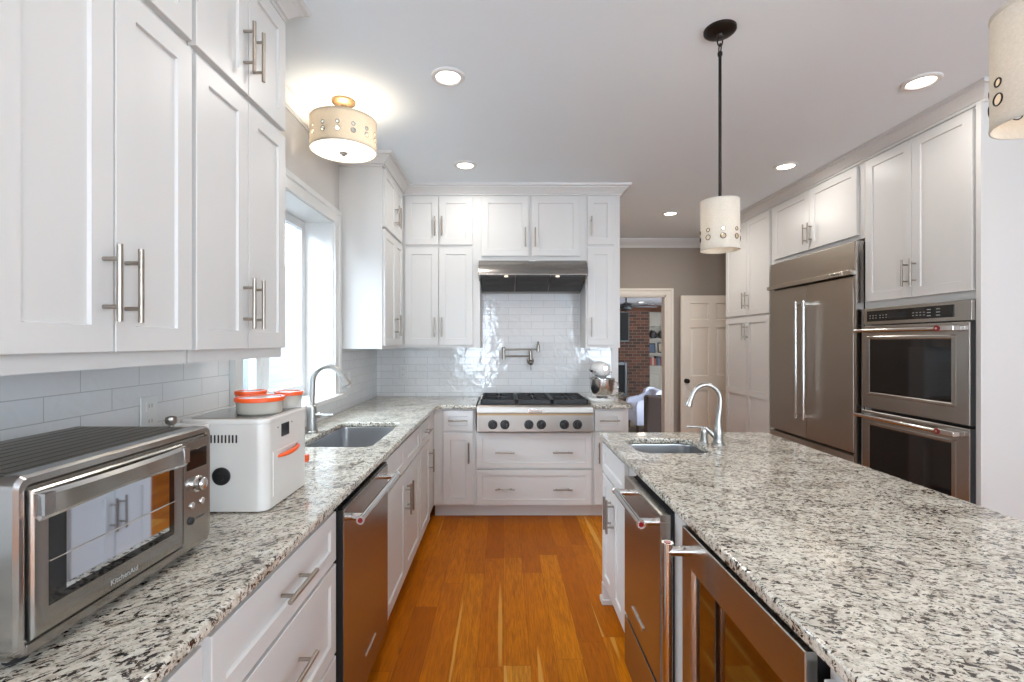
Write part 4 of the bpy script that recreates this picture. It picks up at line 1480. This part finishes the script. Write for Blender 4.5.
def pendant(x, y, label, ph):
    t = thing('pendant_lamp', label, 'pendant lamp', (x, y, 1.807), 0, 'pendant lamps over the island')
    top = ZC - 1.807
    MB().lathe([(.066, top), (.066, top - .010), (.060, top - .016), (.045, top - .020), (.014, top - .024), (.010, top - .034)], seg=36).build('ceiling_canopy', 'bronze', t)
    for k in range(2):
        zc = top - .052 - k * .030
        pts = [(.011 * math.cos(2 * PI * q / 16), 0, .020 * math.sin(2 * PI * q / 16)) for q in range(17)]
        if k:
            pts = [(0, p[0], p[2]) for p in pts]
        MB().tube([(p[0], p[1], zc + p[2]) for p in pts], .003, 8).build('chain_link', 'bronze', t)
    MB().lathe([(.006, top - .095), (.010, top - .100), (.010, top - .112), (.0065, top - .118), (.0065, .205), (.018, .200), (.018, .165), (.010, .160)], seg=20).build('stem', 'bronze', t)
    r, h = .078, .212
    holes = [(.048, .0105), (.079, .0075)]
    ph = R(ph)
    sh = ring_holes_shade(r, 0, h, 8, holes, ph).build('shade', 'shade_pale', t, recalc=False)
    grommets(sh, r, 8, holes, ph)
    for zb in (0, h - .008):
        MB().lathe([(r + .001, zb), (r + .001, zb + .008), (r - .001, zb + .008), (r - .001, zb), (r + .001, zb)], seg=48, cap=False).build('binding', 'shade_pale', sh)
    m = MB()
    for k in range(3):
        a = 2 * PI * k / 3
        m.cyl((0, 0, .198), (r * math.cos(a), r * math.sin(a), .206), .002, seg=8)
    m.build('spider', 'bronze', sh)
    MB().lathe([(.012, .165), (.016, .150), (.027, .120), (.030, .100), (.024, .080), (.010, .071), (.002, .070)], seg=24).build('bulb', 'bulb', t)
    light('pendant_light', 'POINT', (x, y, 1.807 + .10), 12, WARM, .031)


pendant(.930, 2.062, 'small drum pendant lamp on a dark rod, hanging over the middle of the island', 30)
pendant(.975, .854, 'drum pendant lamp cut off by the upper right corner of the picture', 31)

FX, FY = -.892, 2.678
t = thing('ceiling_lamp', 'semi-flush drum ceiling lamp with pierced linen shade, by the window', 'ceiling lamp', (FX, FY, 2.474))
top = ZC - 2.474
MB().lathe([(.066, top), (.064, top - .012), (.050, top - .022), (.016, top - .026), (.014, top - .034)], seg=36).build('ceiling_canopy', 'brass', t)
MB().lathe([(.008, top - .03), (.008, .02), (.010, .018)], seg=16).build('stem', 'brass', t)
r, h = .178, .170
holes = [(.058, .0125), (.092, .0095)]
ph = R(8.4)
sh = ring_holes_shade(r, 0, h, 14, holes, ph, .016).build('shade', 'shade', t, recalc=False)
grommets(sh, r, 14, holes, ph)
for zb in (0, h - .010):
    MB().lathe([(r + .001, zb), (r + .001, zb + .010), (r - .001, zb + .010), (r - .001, zb), (r + .001, zb)], seg=64, cap=False).build('binding', 'shade', sh)
MB().lathe([(r - .003, .006), (r - .006, .002), (.10, -.004), (.02, -.006), (.002, -.006), (.002, .0), (r - .006, .006)], seg=64).build('diffuser', 'diffuser', t)
MB().lathe([(.022, -.005), (.022, -.009), (.012, -.014), (.008, -.022), (.002, -.024)], seg=24).build('finial', 'nickel', t)
for a in (20, 140, 260):
    MB().lathe([(.012, .045), (.022, .06), (.026, .08), (.018, .10), (.010, .11)], (.085 * math.cos(R(a)), .085 * math.sin(R(a)), 0), seg=18).build('bulb', 'bulb', t)
light('ceiling_lamp_light', 'POINT', (FX, FY, 2.474 + .10), 4.6, WARM, .05)

CANS = [(-.280, 2.425, 'round recessed ceiling light nearest the semi-flush lamp'), (-.290, 3.638, 'round recessed ceiling light in front of the back wall upper cabinets'),
        (1.738, 5.0, 'farthest recessed ceiling light, toward the hall'), (2.152, 3.658, 'recessed ceiling light above the front of the refrigerator'),
        (2.150, 2.470, 'recessed ceiling light above the double oven cabinet'),
        (-.277, 1.15, 'added unseen recessed fill light over the toaster oven counter'), (2.13, 1.20, 'added unseen recessed fill light over the aisle right of the island'),  # these and the next two are added out of view for fill
        (-.277, -.3, 'added recessed fill light behind the camera on the left'), (2.13, -.3, 'added recessed fill light behind the camera on the right')]
for x, y, lab in CANS:
    c = thing('recessed_light', lab, 'ceiling light', (x, y, ZC - .012), 0, 'recessed ceiling lights')
    MB().lathe([(.085, .012), (.085, .008), (.080, .002), (.066, .0), (.060, .004), (.058, .0115)], seg=40, cap=False).build('trim_ring', 'trim', c)
    MB().lathe([(.060, .006), (.002, .005)], seg=40, cap=True).build('lens', 'lens', c)
    light('recessed_light_beam', 'AREA', (x, y, ZC - .016), CAN_POWER * (3.0 if y > 4.5 else .75 if x > 1 and y > 2 else .45 if (y < 2 and x < 0) else 1), CANC, .11)

# ------------------------------------------------------------------ family room seen through the doorway
FZ = -.15
struct(MB().box(.2, 5.2, YF + .12, 12.6, FZ - .1, FZ).build('floor_family_room', 'carpet'))
struct(MB().box(.2, 5.2, YF + .12, 12.6, 2.33, 2.43).build('ceiling_family_room', 'famceil'))
struct(MB().box(.2, 5.2, 12.35, 12.6, FZ, 2.33).build('wall_family_back', 'hall'))
struct(MB().box(.2, .35, YF + .12, 12.35, FZ, 2.33).build('wall_family_left', 'hall'))
struct(MB().box(5.0, 5.15, YF + .12, 8.8, FZ, 2.33).box(5.0, 5.15, 9.2, 12.35, FZ, 2.33).box(5.0, 5.15, 8.8, 9.2, FZ, .8).box(5.0, 5.15, 8.8, 9.2, 1.5, 2.33).build('wall_family_right', 'hall'))
struct(MB().box(1.6, 3.62, 11.9, 12.35, FZ, 2.33).build('wall_fireplace', 'brick'))
struct(MB().sweep([(1.6, 11.9), (3.62, 11.9), (3.62, 12.05), (5.0, 12.05)], [(0, 2.16), (.02, 2.16), (.03, 2.20), (.08, 2.27), (.10, 2.30), (.10, 2.33), (0, 2.33)]).build('trim_8', 'walnut'))
struct(MB().box(1.7, 3.55, 11.45, 11.9, FZ, .08, .01).build('trim_9', 'brick'))
tv = thing('television', 'black wall-mounted television on the brick chimney seen through the doorway', 'television', (2.55, 11.89, 1.42))
MB().box(-.62, .55, -.06, 0, 0, .74, .01).build('casing', 'black', tv)
MB().box(-.60, .53, -.064, -.0595, .03, .72).build('screen', 'mattblack', tv)
fp = thing('fireplace_screen', 'black fireplace front standing on the brick hearth in the far room', 'fireplace', (2.55, 11.88, .08))
m = MB().box(-.50, .50, -.06, 0, 0, .07, .01).box(-.50, -.44, -.06, 0, .07, .84, .01).box(.44, .50, -.06, 0, .07, .84, .01).box(-.44, .44, -.06, 0, .76, .84, .01)
m.build('frame', 'black', fp)
for a, b in ((-.44, -.002), (.002, .44)):
    MB().box(a, b, -.045, -.02, .07, .76).build('glass_door', 'mattblack', fp)
fn = thing('ceiling_fan', 'black ceiling fan hanging in the far room behind the doorway', 'ceiling fan', (2.30, 9.0, 2.02))
MB().lathe([(.07, .31), (.06, .27), (.015, .25), (.013, .13), (.05, .12), (.10, .10), (.12, .05), (.10, .0), (.05, -.02)], seg=28).build('motor', 'black', fn)
for k in range(5):
    a = R(72 * k + 12)
    m = MB()
    ca, sa = math.cos(a), math.sin(a)
    q = [(.10, -.03), (.20, -.06), (.60, -.07), (.64, 0), (.60, .07), (.20, .06), (.10, .03)]
    m.grid([[(u * ca - v * sa, u * sa + v * ca, .055 + dz + v * .18) for u, v in q] for dz in (0, .008)], True, True)
    m.build('blade', 'black', fn)
rl = thing('recessed_light', 'small recessed light in the far room ceiling, beside the fan', 'ceiling light', (3.15, 11.0, 2.318), 0, 'recessed ceiling lights')
MB().lathe([(.085, .012), (.085, .008), (.080, .002), (.066, .0), (.060, .004), (.058, .0115)], seg=32, cap=False).build('trim_ring', 'trim', rl)
MB().lathe([(.060, .006), (.002, .005)], seg=32).build('lens', 'lens', rl)
light('family_beam', 'AREA', (3.15, 11.0, 2.31), 11, WARM, .11)

# built-in bookcase
bc = thing('bookcase', 'cream built-in bookcase beside the brick chimney, through the doorway', 'bookcase', (4.30, 12.34, FZ))
m = MB()
m.box(-.67, -.63, -.26, 0, .97, 2.31).box(.63, .67, -.26, 0, .97, 2.31).box(-.63, .63, -.02, 0, .97, 2.31).box(-.63, .63, -.26, -.02, 1.97, 2.31)
m.build('carcass', 'shelfpaint', bc)
SHZ = (1.62, 1.25)
for z in SHZ:
    MB().box(-.63, .63, -.25, -.02, z, z + .035).build('shelf', 'shelfpaint', bc)
MB().box(-.68, .68, -.30, 0, .93, .97, .004).build('shelf_top', 'shelfpaint', bc)
MB().box(-.67, .67, -.27, 0, 0, .93).build('base', 'shelfpaint', bc)
for a, b in ((-.63, -.33), (-.32, -.01), (.01, .32), (.33, .63)):
    m = MB()
    m.loops([(a, b, .33, .80, -.27), (a, b, .33, .80, -.29), (a + .05, b - .05, .38, .75, -.29), (a + .055, b - .055, .385, .745, -.282)])
    m.build('door', 'shelfpaint', bc)
    MB().box(a, b, -.288, -.27, .83, .92, .003).build('drawer', 'shelfpaint', bc)
cols = {'dark': mat('book_dark', (.03, .03, .035), .6), 'red': mat('book_red', (.25, .04, .035), .6), 'tan': mat('book_tan', (.35, .27, .18), .6), 'blue': mat('book_blue', (.06, .08, .13), .6)}
bx, by = 4.30, 12.34
for x, lab in ((-.50, 'dark round vase on the upper bookcase shelf nearest the bricks'), (-.28, 'dark round vase on the upper bookcase shelf beside the doorway casing')):
    v = tag(MB().lathe([(.05, 0), (.085, .04), (.095, .09), (.075, .15), (.04, .18), (.045, .20), (.035, .20), (.002, .05)], seg=24).build('vase', cols['dark']), lab, 'vase', 'vases in the bookcase')
    v.location = (bx + x, by - .15, FZ + SHZ[0] + .035)
for x, w_, h_, z, c, lab in ((-.52, .20, .25, SHZ[1] + .035, 'dark', 'dark picture frame on the middle bookcase shelf nearest the bricks'), (-.26, .20, .27, SHZ[1] + .035, 'tan', 'tan picture frame on the middle bookcase shelf beside the casing')):
    f = thing('picture_frame', lab, 'picture frame', (bx + x, by - .10, FZ + z), 0, 'frames in the bookcase')
    f.rotation_euler = (R(-10), 0, 0)
    m = MB()
    m.loops([(-w_ / 2, w_ / 2, 0, h_, 0), (-w_ / 2, w_ / 2, 0, h_, -.015), (-w_ / 2 + .025, w_ / 2 - .025, .025, h_ - .025, -.015), (-w_ / 2 + .028, w_ / 2 - .028, .028, h_ - .028, -.008)])
    m.build('frame', cols['dark'], f)
    MB().box(-w_ / 2 + .03, w_ / 2 - .03, -.010, -.0075, .03, h_ - .03).build('picture', cols[c if c != 'dark' else 'blue'], f)
xx = -.60
seq = [('red', .05, .20, 'thick red'), ('tan', .035, .22, 'tan'), ('red', .04, .18, 'short red'), ('dark', .04, .23, 'black'), ('blue', .05, .21, 'dark blue'), ('red', .03, .22, 'thin red')]
for c, w_, h_, lab in seq:
    o = MB().box(0, w_, -.15, 0, 0, h_, .002).build('book', cols[c])
    tag(o, lab + ' book upright on the lowest bookcase shelf in the far room', 'book', 'books in the bookcase')
    o.location = (bx + xx, by - .06, FZ + .97)
    xx += w_ + .012

# armchair and sofa in the far room
ac = thing('armchair', 'pale blue wingback armchair in the far room, seen over the island', 'armchair', (2.48, 8.55, FZ))
m = MB().box(-.20, .30, -.30, .30, .14, .36, .03, 3)
m.build('seat_base', 'chairfabric', ac)
MB().box(-.22, .20, -.22, .22, .36, .48, .04, 4).build('seat_cushion', 'chairfabric', ac)
m = MB()
prof = [(-.20, .14), (.30, .14), (.34, .68), (.30, .73), (.20, .735), (.13, .70), (.10, .62), (.02, .575), (-.12, .555), (-.19, .53), (-.21, .46)]
MB().prism(prof, 'y', -.36, -.26).build('wing', 'chairfabric', ac)
MB().prism(prof, 'y', .26, .36).build('wing', 'chairfabric', ac)
MB().box(.20, .33, -.26, .26, .30, .72, .04, 4).build('backrest', 'chairfabric', ac)
for x in (-.17, .27):
    for y in (-.28, .28):
        MB().cyl((x, y, 0), (x, y, .15), .018, .025, seg=12).build('leg', 'walnut', ac)
sf = thing('sofa', 'dark brown leather sofa back beside the pale armchair in the far room', 'sofa', (2.95, 7.15, FZ))
MB().box(-.84, .75, -.10, .10, .06, .77, .04, 4).build('backrest', 'leather', sf)
MB().box(-.56, .75, .10, .75, .06, .40, .04, 4).build('seat', 'leather', sf)
MB().box(-.56, -.40, .10, .75, .40, .58, .04, 4).build('arm', 'leather', sf)
MB().box(.58, .75, .10, .75, .40, .58, .04, 4).build('arm', 'leather', sf)
for x in (-.50, .68):
    for y in (-.05, .68):
        MB().cyl((x, y, 0), (x, y, .07), .02, seg=12).build('foot', 'walnut', sf)
